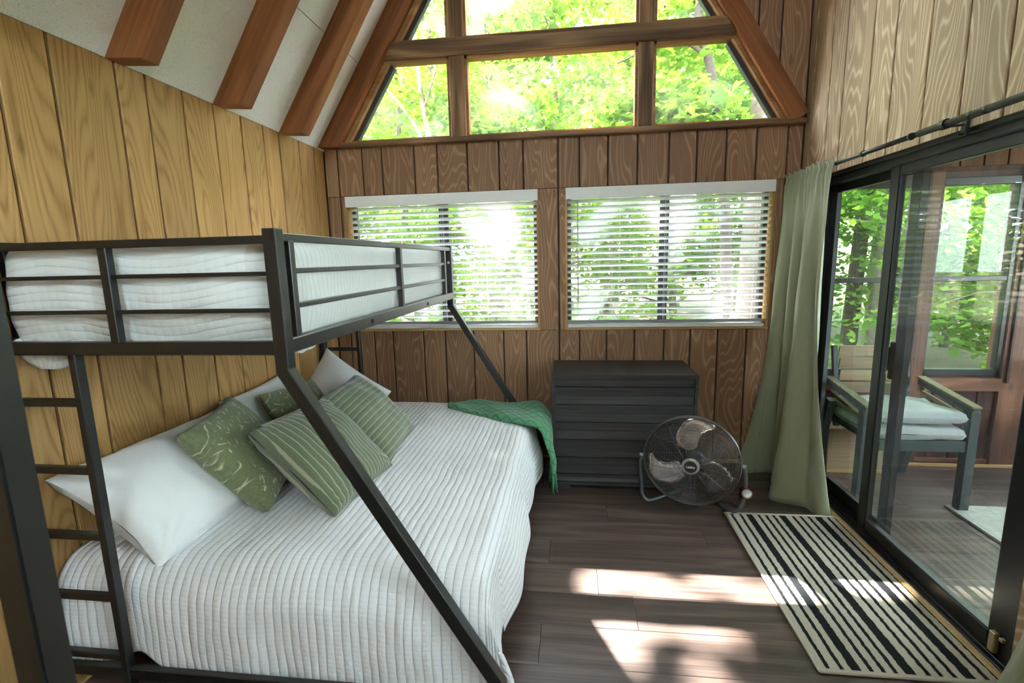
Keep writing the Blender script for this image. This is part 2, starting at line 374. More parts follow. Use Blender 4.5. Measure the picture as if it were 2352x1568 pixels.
# ------------------------------------------------------------------ room constants
XL, XR, YB, YF = -1.80, 1.50, 3.585, -1.5
SLOPE = math.radians(57.2); TS = math.tan(SLOPE); ZT = 2.31; XA = -.155; ZA = ZT + (XA - XL) * TS
def board_mesh(wd, ln, th=.014, c=.003):
    """local X width, Z length, front towards -Y; long front edges chamfered"""
    p = [(-wd / 2, 0), (wd / 2, 0), (wd / 2, -th + c), (wd / 2 - c, -th), (-wd / 2 + c, -th), (-wd / 2, -th + c)]
    v = [(a, b, z) for z in (-ln / 2, ln / 2) for a, b in p]; n = 6
    f = [tuple(range(n - 1, -1, -1)), tuple(range(n, 2 * n))] + [(i, (i + 1) % n, (i + 1) % n + n, i + n) for i in range(n)]
    return mesh('board', v, f)
def flip_fix(me):
    bm = bmesh.new(); bm.from_mesh(me); bmesh.ops.recalc_face_normals(bm, faces=bm.faces[:]); bm.to_mesh(me); bm.free(); return me
GAP = .011

# ---- floor of overlapping-joint planks along X
floor = struct(MB().box(XL - .1, XR + .17, YF, YB + .1, -.12, -.010).build('floor', W_SUB))
def plank(parent, x0, x1, y0, y1, top=0.0, th=.010):
    g = .0012; lx, ly = x1 - x0 - g, y1 - y0 - g; c = .0012
    m = MB(); a, b = lx / 2, ly / 2
    v = [(-a, -b, -th), (a, -b, -th), (a, b, -th), (-a, b, -th), (-a, -b, -c), (a, -b, -c), (a, b, -c), (-a, b, -c), (-a + c, -b + c, 0), (a - c, -b + c, 0), (a - c, b - c, 0), (-a + c, b - c, 0)]
    f = [(3, 2, 1, 0), (8, 9, 10, 11)] + [(i, (i + 1) % 4, (i + 1) % 4 + 4, i + 4) for i in range(4)] + [(i + 4, (i + 1) % 4 + 4, (i + 1) % 4 + 8, i + 8) for i in range(4)]
    return link('plank', mesh('plank', v, f), W_FLOOR, parent, ((x0 + x1) / 2, (y0 + y1) / 2, top))
def lay(parent, X0, X1, Y0, Y1, starts, y_first, pw=.208, L=1.22):
    k0 = math.floor((Y0 - y_first) / pw); y = y_first + k0 * pw; i = k0
    while y < Y1 - .004:
        ya, yb = max(y, Y0), min(y + pw, Y1); s = starts.get(i, (i * .437) % 1 * L); x = X0
        e = X0 + ((s - X0) % L)
        while x < X1 - .01:
            xe = min(e, X1)
            if X1 - xe < .06: xe = X1
            if xe - x > .02: plank(parent, x, xe, ya, yb)
            x = xe; e = xe + L
        y += pw; i += 1
lay(floor, XL, XR + .02, YF + .02, YB, {2: .114, 1: .264, 0: -.131, 4: .702, 3: 1.1, 5: .2}, 1.622)

# ---- left wall
wl = struct(MB().box(XL - .14, XL - .014, YF, YB + .14, -.1, ZT).build('wall_left', W_GROOVE))
gy = [1.468, 1.647, 1.906, 2.05, 2.255, 2.457, 2.667, 2.867, 3.025, 3.254, 3.457, YB]
y = 1.468
while y > YF + .1:
    y -= random.choice((.2, .15, .24, .2, .18)); gy.insert(0, max(y, YF))
for a, b in zip(gy[:-1], gy[1:]):
    if b - a < .03: continue
    link('board', board_mesh(b - a - GAP, ZT, .014), W_LEFT, wl, (XL - .014, (a + b) / 2, ZT / 2), (0, 0, PI / 2))

# ---- back wall: backing built around two lower openings and the gable glazing
W1 = (-1.66, -.236); W2 = (-.046, 1.346); WZ = (.985, 1.985); ZS = 2.325
wb = MB()
yb0, yb1 = YB + .014, YB + .14
for x0, x1, z0, z1 in ((XL, XR + .1, -.1, WZ[0]), (XL, W1[0], WZ[0], WZ[1]), (W1[1], W2[0], WZ[0], WZ[1]), (W2[1], XR + .1, WZ[0], WZ[1]), (XL, XR + .1, WZ[1], ZS)):
    wb.box(x0, x1, yb0, yb1, z0, z1)
RS = 1.565
def rline(x): return 2.40 + (1.48 - x) * RS             # outer edge of the right rafter on the back wall
wb.prism([(XR + .1, 2.325), (XR + .1, 5.1), (XA, 5.1), (XA, rline(XA) - .06), (1.50, rline(1.50) - .06)], yb0, yb1)
wallb = struct(wb.build('wall_back', W_GROOVE))
gx = [XL, -1.699, -1.51, -1.362, -1.121, -.952, -.734, -.508, -.337, -.095, .052, .246, .444, .651, .832, 1.02, 1.212, 1.405, XR]
def bboard(x0, x1, z0, z1):
    if x1 - x0 < .02: return
    link('board', board_mesh(x1 - x0, z1 - z0, .014), W_BACK, wallb, ((x0 + x1) / 2, YB + .014, (z0 + z1) / 2))
for a, b in zip(gx[:-1], gx[1:]):
    a0, b0 = a + GAP / 2, b - GAP / 2
    bboard(a0, b0, 0, WZ[0] - .002); bboard(a0, b0, WZ[1] + .002, ZS)
    for p0, p1 in ((XL, W1[0]), (W1[1], W2[0]), (W2[1], XR)):
        x0, x1 = max(a0, p0), min(b0, p1); bboard(x0, x1, WZ[0] + .002, WZ[1] - .002)
gx2 = [-.15, .05, .25, .45, .66, .87, 1.04, 1.182, 1.324, XR]
for a, b in zip(gx2[:-1], gx2[1:]):
    a0, b0 = a + GAP / 2, b - GAP / 2; cx = (a + b) / 2
    if b <= XA: continue
    poly = [(a0 - cx, max(2.33, rline(a0) - .05) - 3.5), (b0 - cx, max(2.33, rline(b0) - .05) - 3.5), (b0 - cx, 5.0 - 3.5), (a0 - cx, 5.0 - 3.5)]
    me = MB().prism(poly, 0, .014); link('board', flip_fix(mesh('board', me.v, me.f)), W_BACK, wallb, (cx, YB, 3.5))

# ---- right wall above and around the sliding door
DY0, DY1, DZ = 1.70, 3.44, 1.955
wr = MB()
SWY, SWZ = (-1.30, .40), (1.35, 2.35)                   # side window added out of frame beside the camera, for more light inside
for y0, y1, z0, z1 in ((DY1, YB + .14, -.1, 4.9), (YF, SWY[0], -.1, 4.9), (SWY[0], SWY[1], -.1, SWZ[0]), (SWY[0], SWY[1], SWZ[1], 4.9), (SWY[1], DY0, -.1, 4.9), (DY0, DY1, DZ, 4.9)):
    wr.box(XR + .014, XR + .13, y0, y1, z0, z1)
wallr = struct(wr.build('wall_right', W_GROOVE))
gr = [YB, 3.496, 3.297, 3.138, 2.88, 2.694, 2.455, 2.239, 2.031, 1.83]
y = 1.83
while y > YF: y -= random.choice((.2, .24, .17, .21)); gr.append(max(y, YF))
for b, a in zip(gr[:-1], gr[1:]):
    if b - a < .03: continue
    segs = []
    if b > SWY[0] and a < SWY[1]: segs += [(a, b, 0, SWZ[0]), (a, b, SWZ[1], 4.85)]
    elif b <= DY0 + .001 or a >= DY1 - .001: segs.append((a, b, 0, 4.85))
    else:
        segs.append((a, b, DZ, 4.85))
        if a < DY0: segs.append((a, DY0, 0, DZ - .003))
        if b > DY1: segs.append((DY1, b, 0, DZ - .003))
    for y0, y1, z0, z1 in segs:
        if y1 - y0 > .03: link('board', board_mesh(y1 - y0 - GAP, z1 - z0, .014), W_RIGHT, wallr, (XR + .014, (y0 + y1) / 2, (z0 + z1) / 2), (0, 0, -PI / 2))
sw = struct(MB().box(1.515, 1.62, SWY[0], SWY[0] + .05, SWZ[0], SWZ[1], .003).box(1.515, 1.62, SWY[1] - .05, SWY[1], SWZ[0], SWZ[1], .003).box(1.515, 1.62, SWY[0], SWY[1], SWZ[0], SWZ[0] + .05, .003).box(1.515, 1.62, SWY[0], SWY[1], SWZ[1] - .05, SWZ[1], .003).box(1.55, 1.60, -.525, -.475, SWZ[0], SWZ[1], .003).build('window_10', WINBLK))  # unseen window, added to brighten the bunk side
MB().box(1.572, 1.578, SWY[0] + .04, SWY[1] - .04, SWZ[0] + .04, SWZ[1] - .04).build('pane', G_PORCH, sw)
# front wall behind the camera: unseen windows added to light the room
wf = MB()
FO = [(-.3, .00, 1.7, 2.10), (-.9, .7, 2.6, 3.5)]
for x0, x1, z0, z1 in ((XL, XR + .1, -.1, 1.7), (XL, -.3, 1.7, 2.10), (.0, XR + .1, 1.7, 2.10), (XL, XR + .1, 2.10, 2.6), (XL, -.9, 2.6, 3.5), (.7, XR + .1, 2.6, 3.5), (XL, XR + .1, 3.5, 5.1)):
    wf.box(x0, x1, YF - .14, YF, z0, z1)
wallf = struct(wf.build('wall_front', W_LEFT))
for i, (x0, x1, z0, z1) in enumerate(FO):
    wn = struct(MB().box(x0, x1, YF - .09, YF - .03, z0, z0 + .05, .004).box(x0, x1, YF - .09, YF - .03, z1 - .05, z1, .004).box(x0, x0 + .05, YF - .09, YF - .03, z0, z1, .004).box(x1 - .05, x1, YF - .09, YF - .03, z0, z1, .004).build('window_%d' % (8 + i), WINBLK))
    MB().box(x0 + .04, x1 - .04, YF - .065, YF - .060, z0 + .04, z1 - .04).build('pane', G_PORCH, wn)

# ---- ceiling: sloping fibre panels over exposed rafters
dirv = Vector((math.cos(SLOPE), 0, math.sin(SLOPE))); nrm = Vector((math.sin(SLOPE), 0, -math.cos(SLOPE)))   # nrm points into the room
LC = (XA - XL) / math.cos(SLOPE)
cb = MB()
o0 = Vector((XL, 0, ZT))
def slopebox(mb, s0, s1, y0, y1, d0, d1):
    P = [o0 + dirv * s + nrm * d + Vector((0, y, 0)) for s in (s0, s1) for y in (y0, y1) for d in (d0, d1)]
    return mb.add(P, [(0, 1, 3, 2), (4, 6, 7, 5), (0, 4, 5, 1), (2, 3, 7, 6), (0, 2, 6, 4), (1, 5, 7, 3)])
slopebox(cb, -.25, LC + .1, YF - .1, YB + .14, -.12, -.016)
cb.prism([(XA, ZA), (XR + .13, 4.62), (XR + .13, 4.8), (XA, ZA + .2)], YF - .1, YB + .14)
ceil = struct(cb.build('ceiling', plain('ceiling_seam', (.30, .19, .10), .9)))
ry = [3.495, 3.028, 2.455, 1.867, 1.28, .69, .10, -.49, -1.08, -1.67, -2.26]
seam = [0, .645, 1.255, 1.865, 2.475, LC]
for i in range(len(ry) - 1):
    for a, b in zip(seam[:-1], seam[1:]):
        p = MB(); slopebox(p, a + .002, b - .002, ry[i + 1] + .045, ry[i] + .045, -.016, 0)
        p.build('panel', CEIL, ceil)
p = MB(); slopebox(p, 0, LC, ry[0] + .045, YB + .1, -.016, 0); p.build('panel', CEIL, ceil)
# flat return under the slope, a plain panel up to the right wall
MB().prism([(XA, ZA - .012), (XR + .02, 4.60), (XR + .02, 4.62), (XA, ZA)], YF, YB).build('panel', CEIL, ceil)
def rafter(y0, th, s0, s1, dep):
    m = MB(); m.prism([(0.0, 0.0), (s1 - s0, 0.0), (s1 - s0, -dep), (.075, -dep)], 0, th)     # local: X along the slope, Z away from the room
    me = flip_fix(mesh('rafter', m.v, m.f))
    o = link('rafter', me, W_RAFTER, ceil, o0 + dirv * s0 + Vector((0, y0, 0)), (0, -SLOPE, 0)); return o
for yy in ry[1:]: rafter(yy, .085, 0.0, LC + .05, .135)
rafter(3.495, .09, .012, LC + .05, .125)
MB().box(-1.80, -1.74, 3.10, 3.14, 2.311, 2.36).build('shim', PLASTER, ceil)
# right-hand rafter of the gable truss, on the back wall
RA = math.atan(RS)
m = MB(); m.prism([(0.0, 0.0), (3.2, 0.0), (3.2, .115), (.02, .115), (0.0, .06)], 0, .075)
link('rafter', flip_fix(mesh('rafter', m.v, m.f)), W_RAFTER, ceil, (1.492, 3.515, rline(1.492)), (0, -(PI - RA), 0))

# ---- gable window (window_3): sill, posts, beam, casings, panes
win3 = struct(MB().box(-1.72, 1.49, 3.525, 3.60, 2.318, 2.350, .004).build('window_3', W_FRAME))
def lx(z): return XL + (z - ZT) / TS + .150            # inner (glass side) line of the left rafter
def rx(z): return 1.48 - (z - 2.40) / RS - .125        # inner line of the right rafter
def wpart(name, mb, mat): return mb.build(name, mat, win3)
wpart('beam', MB().box(-1.36, 1.10, 3.535, 3.64, 2.878, 2.985, .005), W_FRAME)
for x0, x1 in ((-.833, -.725), (.436, .534)):
    for z0, z1 in ((2.350, 2.878), (2.985, 4.3)):
        me = MB().box(x0 - (x0 + x1) / 2, x1 - (x0 + x1) / 2, 3.558, 3.64, z0, z1, .003)
        o = wpart('post', me, W_FRAMEV); o.location = ((x0 + x1) / 2, 0, 0)
wpart('beam', MB().box(-.62, .20, 3.535, 3.64, 4.15, 4.25, .004), W_FRAME)
# stops (thin casing strips) round the panes, toned lighter for the light on them
def cell(xa, xb, z0, z1, slanted):
    """xa/xb: callables of z or numbers"""
    fa = xa if callable(xa) else (lambda z: xa); fb = xb if callable(xb) else (lambda z: xb)
    st = .018
    poly = [(fa(z0), z0), (fb(z0), z0), (fb(z1), z1), (fa(z1), z1)]
    def strip(p, q, wdt, y0, y1, mat, nm):
        p, q = Vector((p[0], 0, p[1])), Vector((q[0], 0, q[1])); d = (q - p).normalized(); n = Vector((-d.z, 0, d.x))
        mm = MB(); mm.prism([(p.x, p.z), (q.x, q.z), ((q + n * wdt).x, (q + n * wdt).z), ((p + n * wdt).x, (p + n * wdt).z)], y0, y1)
        return mm.build(nm, mat, win3)
    for i in range(4):
        p, q = poly[i], poly[(i + 1) % 4]
        diag = abs(p[0] - q[0]) > .02 and abs(p[1] - q[1]) > .02
        strip(p, q, .034 if diag else st, 3.572 if not diag else 3.56, 3.64, W_STOP, 'stop')
        if diag: strip(p, q, .062, 3.60, 3.645, WINBLK, 'flashing')
    cxm = sum(a[0] for a in poly) / 4
    mm = MB(); mm.prism(poly, 3.622, 3.628); mm.build('pane', G_UP, win3)
for z0, z1 in ((2.350, 2.878), (2.985, 4.15)):
    zt = z1
    cell(lx, -.833, z0, min(z1, 3.62) if z0 > 2.9 else z1, True)
    cell(-.725, .436, z0, min(z1, 4.15), False) if z0 < 2.9 else cell(-.725, .436, z0, 3.75, False)
    cell(.534, rx, z0, z1 if z0 < 2.9 else 3.66, True)
MB().prism([(-.725, 3.75), (.436, 3.75), (.436, 3.80), (-.725, 3.80)], 3.56, 3.64).build('beam', W_FRAME, win3)
mm = MB().prism([(-.725, 3.80), (.436, 3.80), (XA + .02, 4.72), (XA - .02, 4.72)], 3.622, 3.628); mm.build('pane', G_UP, win3)

# ---- lower windows with black sashes and wooden jambs
def low_window(n, x0, x1):
    z0, z1 = WZ; w = struct(MB().box(x0, x1, 3.665, 3.715, z0, z0 + .04, .002).box(x0, x1, 3.665, 3.715, z1 - .04, z1, .002).box(x0, x0 + .04, 3.665, 3.715, z0, z1, .002).box(x1 - .04, x1, 3.665, 3.715, z0, z1, .002).build('window_%d' % n, WINBLK))
    xm = (x0 + x1) / 2
    for a, b, y in ((xm - .035, xm + .002, 3.670), (xm - .004, xm + .033, 3.692)):
        MB().box(a, b, y, y + .022, z0 + .04, z1 - .04, .002).build('stile', WINBLK, w)
    MB().box(x0 + .035, xm, 3.678, 3.684, z0 + .03, z1 - .03).build('pane', G_LOW, w)
    MB().box(xm, x1 - .035, 3.700, 3.706, z0 + .03, z1 - .03).build('pane', G_LOW, w)
    j = .012
    for a, b in ((x0 - .001, x0 + j), (x1 - j, x1 + .001)):
        MB().box(a, b, YB + .001, 3.70, z0, z1).build('jamb', W_TRIMV, w)
    MB().box(x0 + j, x1 - j, YB + .001, 3.70, z1 - j, z1).build('head', W_TRIM, w)
    MB().box(x0 - .004, x1 + .004, YB - .012, 3.70, z0, z0 + .014, .003).build('sill', W_TRIM, w)
low_window(1, *W1); low_window(2, *W2)
# baseboard strips
bb = struct(MB().box(XL + .02, XR - .02, YB - .016, YB - .001, 0.0, .022, .005).build('baseboard_back', W_TRIM))
bb2 = struct(MB().box(XL + .001, XL + .016, YF + .05, YB - .02, 0.0, .022, .005).build('baseboard_left', W_TRIM))

# ---- sliding door
door = struct(MB().box(1.53, 1.66, DY0, DY1, DZ - .055, DZ, .004).box(1.53, 1.66, DY0, DY0 + .045, 0, DZ, .004).box(1.53, 1.66, DY1 - .045, DY1, 0, DZ, .004).box(1.53, 1.66, DY0, DY1, 0, .022, .003).box(1.545, 1.552, DY0, DY1, .022, .034).box(1.60, 1.607, DY0, DY1, .022, .034).box(1.512, 1.532, DY0, DY1, DZ - .02, DZ + .03, .003).build('door_1', BLACKD))
def panel(x, y0, y1, w0, w1):
    t = .034; m = MB().box(x - t / 2, x + t / 2, y0, y0 + w0, .03, DZ - .05, .004).box(x - t / 2, x + t / 2, y1 - w1, y1, .03, DZ - .05, .004)
    m.box(x - t / 2, x + t / 2, y0 + w0, y1 - w1, .03, .085, .003).box(x - t / 2, x + t / 2, y0 + w0, y1 - w1, DZ - .10, DZ - .05, .003)
    o = m.build('sliding_panel', BLACKD, door)
    MB().box(x - .003, x + .003, y0 + w0 - .01, y1 - w1 + .01, .075, DZ - .09).build('pane', G_DOOR, o)
    MB().box(x - .012, x + .012, y0 + w0, y1 - w1, .085, .090).box(x - .012, x + .012, y0 + w0, y0 + w0 + .005, .085, DZ - .1).box(x - .012, x + .012, y1 - w1 - .005, y1 - w1, .085, DZ - .1).build('gasket', plain('gasket_grey', (.10, .11, .12), .3), o)
    return o
pa = panel(1.565, 1.745, 2.715, .105, .070)
pb = panel(1.622, 2.575, 3.40, .070, .07)
MB().box(1.585, 1.60, 2.625, 2.650, .86, 1.05, .004).box(1.578, 1.60, 2.655, 2.690, .90, 1.02, .006).build('handle', BLKP, pb)
l = MB().box(1.528, 1.548, 1.795, 1.822, .030, .110, .003).build('latch', BEIGE, pa)
MB().box(1.532, 1.548, 1.768, 1.785, .095, .108, .002).build('keeper', BEIGE, l)
struct(MB().box(1.478, 1.512, DY0 - .02, DY1 + .02, 0.0, .012, .003).build('trim_1', W_TRIM))
struct(MB().box(1.512, 1.530, DY0, DY1, 0.0, .016, .003).build('trim_2', BLACKD))

# ================================================================== porch beyond the sliding door
YP = 3.62
pf = struct(MB().box(1.67, 4.3, .3, YP + .1, -.12, -.010).build('floor_porch', W_SUB))
lay(pf, 1.67, 4.25, .35, YP, {}, 1.622 + .05)
PW = [(1.73, 2.262), (2.392, 2.870), (3.06, 3.62), (3.74, 4.2)]      # window openings
PZ = (.645, 1.955)
pw = MB().box(1.64, 4.3, YP + .03, YP + .12, -.1, PZ[0])
xs = [1.64] + [q for p in PW for q in p] + [4.3]
pw.box(1.64, 4.3, YP + .03, YP + .12, PZ[1], 2.6)
for a, b in zip(xs[0::2], xs[1::2]): pw.box(a, b, YP + .03, YP + .12, PZ[0], PZ[1])
wp = struct(pw.build('wall_porch', W_PDARK))
x = 1.66
while x < 4.2:                                         # lower siding boards, then header boards
    wd = random.choice((.17, .2, .14)); me = board_mesh(wd - .008, .50, .014)
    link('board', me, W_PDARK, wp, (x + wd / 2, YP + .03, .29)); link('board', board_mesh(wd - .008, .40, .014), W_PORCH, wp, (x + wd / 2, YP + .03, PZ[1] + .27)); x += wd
for a, b in zip(xs[0::2], xs[1::2]):
    o = MB().box(a - (a + b) / 2, b - (a + b) / 2, YP - .005, YP + .03, 0, 2.0, .004).build('post', W_PORCH, wp); o.location.x = (a + b) / 2
    if b - a > .09: MB().box(a + .03, a + .05, YP - .018, YP - .004, 0.6, 2.0, .003).build('batten', W_PDARK, wp)
for (a, b) in PW:
    MB().box(a, b, YP - .03, YP + .03, .545, .632, .004).build('sill', W_PORCHH, wp)
    MB().box(a, b, YP + .0, YP + .03, .02, .05, .004).build('rail', W_PORCHH, wp)
struct(MB().box(1.68, 4.25, YP - .028, YP - .012, 0.0, .022, .004).build('baseboard_porch', W_TRIM))
for i, (a, b) in enumerate(PW):
    z0, z1 = PZ; y0, y1 = YP + .005, YP + .05; zm = 1.30
    wn = struct(MB().box(a, b, y0, y1, z0, z0 + .045, .003).box(a, b, y0, y1, z1 - .05, z1, .003).box(a, a + .012, y0, y1, z0, z1, .003).box(b - .03, b, y0, y1, z0, z1, .003).box(a, b, y0 + .005, y1, zm - .012, zm + .022, .003).build('window_%d' % (4 + i), BLACKD))
    MB().box(a + .008, b - .02, YP + .03, YP + .035, z0 + .03, zm).build('pane', G_PORCH, wn); MB().box(a + .008, b - .02, YP + .036, YP + .041, zm, z1 - .03).build('pane', G_PORCH, wn)
# porch ceiling and open right side
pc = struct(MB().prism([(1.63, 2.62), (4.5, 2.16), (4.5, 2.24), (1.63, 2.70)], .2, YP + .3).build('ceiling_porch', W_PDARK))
pr = MB().box(4.22, 4.3, .3, YP + .03, -.1, .75).box(4.22, 4.3, .3, YP + .03, 2.05, 2.25)
for yy in (.3, 1.35, 2.45, 3.53): pr.box(4.22, 4.3, yy, yy + .09, .40, 2.05)
struct(pr.build('wall_porch_right', W_PORCH))
struct(MB().box(1.63, 4.3, .22, .3, -.1, 2.5).build('wall_porch_front', W_PORCH))

# porch chair: metal frame, slatted back, wooden arm tops, two cushions
CB = (1.95, 3.18, 0)
ch = thing('lounge_chair', 'dark metal porch armchair with tan slatted back and two grey cushions', 'chair', CB)
cx0, cx1, cyf, cyb = 1.655, 2.266, 2.935, 3.40
for x0, x1 in ((cx0, cx0 + .055), (cx1 - .055, cx1)):
    MB().box(x0, x1, cyf, cyf + .055, 0, .605, .004).build('leg', CHAIRM, ch)
    MB().bar(((x0 + x1) / 2, cyb - .05, .55), ((x0 + x1) / 2, cyb + .10, 0), .05, .045, (1, 0, 0)).build('leg', CHAIRM, ch)
    MB().bar(((x0 + x1) / 2, cyf + .005, .600), ((x0 + x1) / 2, cyb, .668), .05, .03, (1, 0, 0)).build('arm_rail', CHAIRM, ch)
    MB().bar(((x0 + x1) / 2, cyf - .004, .622), ((x0 + x1) / 2, cyb, .690), .014, .052, (1, 0, 0)).build('armrest', W_ARM, ch)
    MB().bar(((x0 + x1) / 2, cyf + .05, .545), ((x0 + x1) / 2, cyb - .03, .60), .02, .018, (1, 0, 0)).build('side_slat', W_ARM, ch)
    MB().bar(((x0 + x1) / 2 + (.06 if x0 == cx0 else -.06), cyb - .02, .36), ((x0 + x1) / 2 + (.06 if x0 == cx0 else -.06), cyb + .085, .885), .03, .03, (1, 0, 0)).build('back_post', CHAIRM, ch)
MB().box(cx0 + .055, cx1 - .055, cyf + .005, cyf + .045, .36, .425, .003).build('seat_rail', CHAIRM, ch)
MB().box(cx0 + .055, cx1 - .055, cyf + .045, cyb, .40, .425, .003).build('seat_frame', CHAIRM, ch)
for k in range(4):
    z0 = .575 + k * .079; d = (z0 - .36) / .525 * .105; m = MB().bar((cx0 + .115, cyb - .012 + d, z0 + .036), (cx1 - .115, cyb - .012 + d, z0 + .036), .074, .012, (0, 1, .2)); o = m.build('back_slat', W_TAN, ch)
def pillow_mesh(wd, ht, th, n=22, p=.42, pinch=.07, wr=.006, bend=0.0, seed=0, swap=False, box=0.0):
    from mathutils import noise
    g = [math.sin(PI / 2 * (2 * i / n - 1)) * .6 + (2 * i / n - 1) * .4 for i in range(n + 1)]
    V = []; UV = []; F = []
    for side in (1, -1):
        for j in range(n + 1):
            for i in range(n + 1):
                a, b = g[i], g[j]
                x = a * wd / 2 * (1 - pinch * (1 - b * b) * a * a); z = b * ht / 2 * (1 - pinch * (1 - a * a) * b * b)
                e = max(0, (1 - a * a)) ** p * max(0, (1 - b * b)) ** p
                t = th / 2 * e + box * min(1, 12 * (1 - max(abs(a), abs(b)))) ** .5
                nz = noise.noise(Vector((x * 7 + seed, z * 7, side * 3 + seed))) * wr * (.3 + e) + noise.noise(Vector((x * 19, z * 5 + seed, side))) * wr * .5
                for ca in (-1, 1):
                    for cb_ in (-1, 1):
                        dc = math.hypot((a - ca) * wd / 2, (b - cb_) * ht / 2) / ht
                        nz += wr * .55 * math.sin(math.atan2((b - cb_) * cb_, (a - ca) * ca) * 17 + seed + ca) * math.exp(-dc * 5) * min(1, dc * 9) * (e > .02)
                V.append((x, z, side * t + nz * side + bend * (b * b))); UV.append((z, x) if swap else (x, z))
    k = (n + 1) ** 2
    for s in range(2):
        for j in range(n):
            for i in range(n):
                q = [s * k + j * (n + 1) + i, s * k + j * (n + 1) + i + 1, s * k + (j + 1) * (n + 1) + i + 1, s * k + (j + 1) * (n + 1) + i]
                F.append(q if s == 0 else q[::-1])
    me = mesh('pillow', V, F, UV); bm = bmesh.new(); bm.from_mesh(me); bmesh.ops.remove_doubles(bm, verts=bm.verts[:], dist=.0004); bm.to_mesh(me); bm.free(); return me
def frame(c, yaw, lean, roll):
    u = Vector((math.sin(yaw), math.cos(yaw), 0)); h = Vector((-math.cos(yaw), math.sin(yaw), 0)); v = h * math.cos(lean) + Vector((0, 0, 1)) * math.sin(lean)
    c_, s_ = math.cos(roll), math.sin(roll); u, v = u * c_ + v * s_, v * c_ - u * s_
    m = Matrix((u, v, u.cross(v))).transposed().to_4x4(); m.translation = c; return m
def cushion(name, label, cat, mat, c, yaw, lean, roll, size, th, group=None, parent=None, **kw):
    o = link(name, pillow_mesh(size[0], size[1], th, **kw), mat, parent, smooth=True); o.matrix_world = frame(c, yaw, lean, roll) if parent is None else Matrix.Translation(-Vector(parent.location)) @ frame(c, yaw, lean, roll)
    if label: tag(o, label, cat, group)
    return o
for k, zz in enumerate((.462, .545)):
    cushion('seat_cushion', None, None, CUSH, ((cx0 + cx1) / 2, 3.17, zz), -PI / 2 + .0, 0.0 + (.06 if k else 0), 0, (.49, .47), .045, parent=ch, p=.25, pinch=.01, box=.024, seed=k * 3, wr=.008)
bx = thing('wooden_box', 'low tan wooden box standing behind the porch armchair', 'box', (1.92, 3.5, 0))
MB().box(1.74, 2.10, 3.46, 3.60, .0, .30, .004).build('body', W_TAN, bx); MB().box(1.73, 2.11, 3.45, 3.602, .30, .315, .003).build('lid', W_TAN, bx); MB().box(1.74, 2.11, 3.445, 3.46, 0, .02, .002).build('foot_strip', W_TRIM, bx)
pru = tag(link('porch_rug', MB().build('x', PRUG).data if False else mesh('porch_rug', *(lambda m: (m.v, m.f))(MB().box(0, 1.5, 0, 2.1, 0, .012, .004))), PRUG, None, (2.178, .90, 0)), 'grey woven flatweave rug on the porch floor', 'rug')
wbd = thing('wooden_chair', 'tan wooden chair standing at the far right of the porch', 'chair', (3.15, 3.30, 0))
MB().bar((2.962, 3.36, .46), (3.01, 3.40, .80), .05, .03, (0, 1, 0)).build('back_post', W_TAN, wbd); MB().bar((3.40, 3.36, .46), (3.40, 3.40, .80), .05, .03, (0, 1, 0)).build('back_post', W_TAN, wbd)
MB().box(2.99, 3.42, 3.385, 3.405, .70, .79, .003).build('back_slat', W_TAN, wbd); MB().box(2.98, 3.42, 3.0, 3.38, .42, .45, .004).build('seat', W_TAN, wbd)
for x0 in (3.0, 3.37):
    for y0 in (3.02, 3.33): MB().box(x0, x0 + .04, y0, y0 + .04, 0, .42, .003).build('leg', W_TAN, wbd)

# ================================================================== bunk bed
BN, BF = 1.281, 3.30
bed = thing('bunk_bed', 'black metal bunk bed with ladder ends along the left wall', 'bunk bed', (-1.0, 2.3, 0))
def bp(name, m, mat=BLACK): return m.build(name, mat, bed)
for y0 in (BN, BF - .04):
    bp('post', MB().box(-1.785, -1.745, y0, y0 + .04, 0, 1.600, .003))
    prof = [(-.84, 1.600), (-.84, 1.193), (-.252, .225), (-.252, 0), (-.205, 0), (-.205, .225), (-.80, 1.205), (-.80, 1.600)]
    m = MB().prism(prof, y0, y0 + .04); o = bp('leg', m)
    md = o.modifiers.new('bevel', 'BEVEL'); md.width = .003; md.segments = 2; md.limit_method = 'ANGLE'
    yc = y0 + .02
    bp('end_rail', MB().box(-1.75, -.838, yc - .012, yc + .012, 1.559, 1.582, .002))
    bp('end_rail', MB().box(-1.75, -.838, yc - .015, yc + .015, 1.246, 1.286, .003))
    for z in (1.4715, 1.3685): bp('end_rail', MB().box(-1.75, -.838, yc - .007, yc + .007, z, z + .012, .0015))
    bp('baluster', MB().box(-1.358, -1.330, yc - .014, yc + .012, 1.284, 1.562, .002))
    bp('ladder_rail', MB().box(-1.511, -1.486, yc - .016, yc + .016, 0, 1.250, .003))
    for z in ((1.095, .873, .647, .429, .21) if y0 == BN else (1.118, .901, .684, .467, .25)): bp('rung', MB().box(-1.748, -1.508, yc - .012, yc + .012, z - .012, z + .012, .003))
    bp('lower_rail', MB().box(-1.75, -.25, yc - .012, yc + .012, .13, .17, .003))
for xs_, s in ((-.835, 1), (-1.78, -1)):
    bp('side_rail', MB().box(xs_ + .006, xs_ + .030, BN + .03, BF - .03, 1.566, 1.589, .002))
    bp('side_rail', MB().box(xs_ + .002, xs_ + .034, BN + .03, BF - .03, 1.248, 1.291, .003))
    for z in (1.475, 1.373): bp('side_rail', MB().box(xs_ + .012, xs_ + .026, 1.36, 3.13, z, z + .016, .002))
    for y0 in (1.352, 2.283, 3.105): bp('baluster', MB().box(xs_ + .006, xs_ + .031, y0, y0 + .026, 1.288, 1.569, .002))
